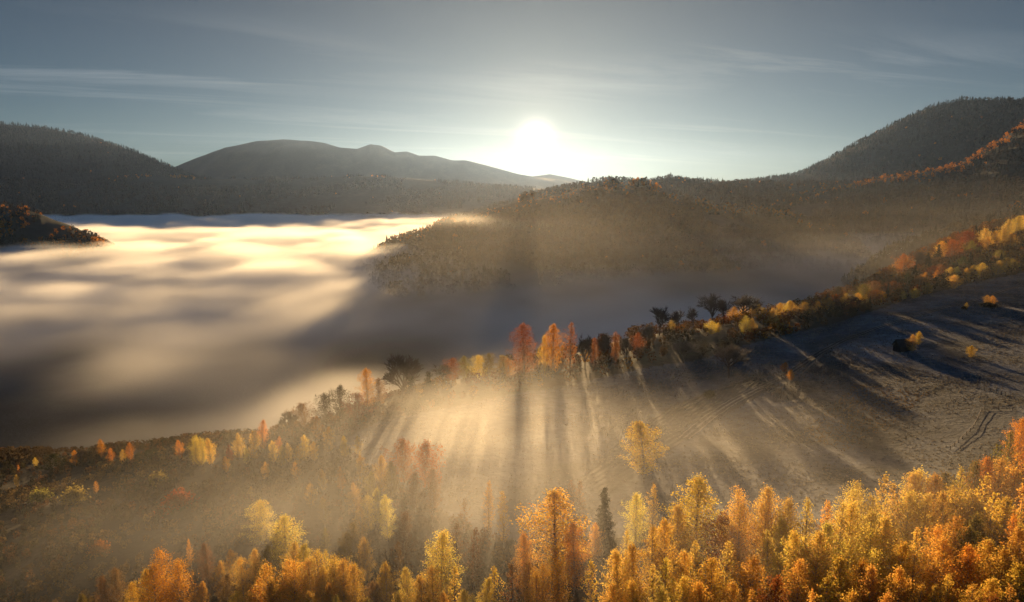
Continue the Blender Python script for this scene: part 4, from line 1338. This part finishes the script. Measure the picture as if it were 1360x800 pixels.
def sea(x, y, z):
    zr = z - CAMZ
    X, Y = x[:, :, :1], y[:, :, :1]
    wx = X + 60 * fbm(X / 300, Y / 300, 0, 2, seed=71)
    wy = Y + 60 * fbm(X / 300, Y / 300, 0, 2, seed=72)
    yb = Y + 90 * fbm(wx / 260, wy / 260, 0, 3, seed=19)
    top = np.interp(yb, [250, 450, 700, 1000, 1500, 3200], [-111, -103, -92, -87, -82, -77])
    top = top + 11 * fbm(wx / 250, wy / 280, 0, 3, seed=5) + 20 * sstep(1500, 2600, Y) * fbm(wx / 330, wy / 380, 0, 3, seed=18)
    top = top + 16 * (np.abs(fbm(wx / 105, wy / 125, 0, 3, seed=37)) - .2) * (0.5 + 0.5 * sstep(.2, -.3, fbm(wx / 400, wy / 400, 0, 2, seed=38)))
    top = top + 20 * gauss(X, Y, -85, 345, 45, 40) + 10 * gauss(X, Y, -170, 430, 60, 45) + 9 * gauss(X, Y, -290, 520, 60, 40) + 13 * gauss(X, Y, -245, 425, 36, 26) + 12 * gauss(X, Y, -180, 320, 40, 24)
    s = X / Y
    left = 1 - sstep(-0.17, -0.02, s + 0.05 * fbm(wx / 150, wy / 150, 0, 3, seed=15))
    far = sstep(520, 860, Y + 190 * fbm(wx / 190, wy / 190, 0, 3, seed=16))
    hole = 0.025 + 0.975 * np.maximum(far, 0.8 * gauss(X, Y, -85, 345, 60, 50) + 0.18 * gauss(X, Y, -170, 430, 60, 40) + .15 * gauss(X, Y, -290, 520, 60, 40) + .16 * gauss(X, Y, -245, 425, 45, 32) + .15 * gauss(X, Y, -180, 320, 45, 28))
    right = 0.25 + 0.75 * gauss(X, Y, 150, 560, 260, 130)
    rho = 0.030 * left * hole + 0.020 * (1 - left) * right
    d = sstep(0, 11, top + 7 * fbm(wx / 70, wy / 84, z / 40, 4, seed=6) - zr)
    nz_ = 0.5 + 0.85 * fbm(wx / 85, wy / 100, z / 25, 4, seed=8)
    out = rho * d * np.clip(nz_, 0.05, 1.2)
    # thin veil over the slopes, and drifting strips in the side valley
    veil = (3e-5 + 0.5e-4 * sstep(-200, 60, X)) * np.exp(-np.clip(zr + 105 + 25 * fbm(wx / 200, wy / 260, 0, 3, seed=29), 0, None) / 36.0) * (1 - sstep(1300, 1600, Y)) * sstep(420, 700, Y)
    out = out + veil * np.clip(0.8 + 0.9 * fbm(wx / 240, wy / 240, z / 60, 3, seed=21), 0.1, 2)
    out = out + 1.35e-4 * sstep(-260, -20, X) * np.exp(-np.clip(zr + 45 + 40 * fbm(wx / 230, wy / 300, 0, 3, seed=27), 0, None) / 30.0) * sstep(295, 380, Y) * (1 - sstep(600, 1000, Y)) * np.clip(0.9 + 0.8 * fbm(wx / 200, wy / 300, z / 70, 3, seed=28), .1, 2)
    strip = 0.0015 * gauss(X, Y, 520, 1150, 330, 260) * np.clip(fbm(wx / 330, wy / 120, z / 22, 4, seed=23) * 2.2 + .1, 0, 1) * np.exp(-((zr + 78 + 60 * fbm(wx / 260, wy / 200, 0, 3, seed=24)) / 22) ** 2)
    sh = 0.003 * gauss(X, Y, -20, 1240, 120, 110) * np.exp(-((zr + 46 + 22 * fbm(wx / 130, wy / 130, 0, 3, seed=25)) / 9) ** 2)
    return out + strip + sh


fog_volume('fog', (-2000., 230., CAMZ - 156.), (1120., 3200., CAMZ + 18.), (260, 248, 32), sea, FM, 'sea of fog filling the valley beyond the shelf')


def mist(x, y, z):
    g = ground(x[:, :, 0], y[:, :, 0])[:, :, None] + CAMZ
    h = z - g
    wob = 22 * fbm(x / 55, y / 55, 0, 3, seed=83)
    xx, yy = x + wob, y + 0.6 * wob
    a = (0.0150 * gauss(xx, yy, -4, 196, 46, 22) + 0.0040 * gauss(xx, yy, -46, 205, 34, 14) + 0.0125 * gauss(xx, yy, -12, 138, 52, 34) + 0.0045 * gauss(xx, yy, 66, 180, 34, 18)
         + 0.0068 * gauss(xx, yy, -64, 158, 42, 36) + 0.0085 * gauss(xx, yy, 55, 102, 60, 22) + 0.0016 * gauss(xx, yy, 62, 262, 40, 34) + 0.0014 * gauss(xx, yy, -120, 190, 60, 50))
    a = np.clip(a - 0.0007, 0, None) + 0.00012 * sstep(-200, -120, xx) * sstep(60, 0, xx)
    wx = x + 25 * fbm(x / 80, y / 80, 0, 2, seed=81)
    b = np.clip(0.8 + 1.3 * fbm(wx / 48, y / 40, z / 12, 4, seed=12), 0.03, 2)
    H = 7.5 + 5 * fbm(wx / 90, y / 90, 0, 2, seed=14) + 9 * sstep(185, 130, y) + 5 * gauss(x, y, -4, 196, 50, 24)
    return np.where(h > -4, a * b * np.exp(-np.clip(h, 0, None) / H) * (1 - sstep(16, 34, h + 8 * fbm(wx / 40, y / 40, z / 20, 2, seed=15))), 0)


MM = fog_mat('meadow_mist', 0.6)
fog_volume('mist', (-220., 75., CAMZ - 118.), (230., 420., CAMZ - 25.), (120, 96, 40), mist, MM, 'low mist drifting over the meadow and between the birches')
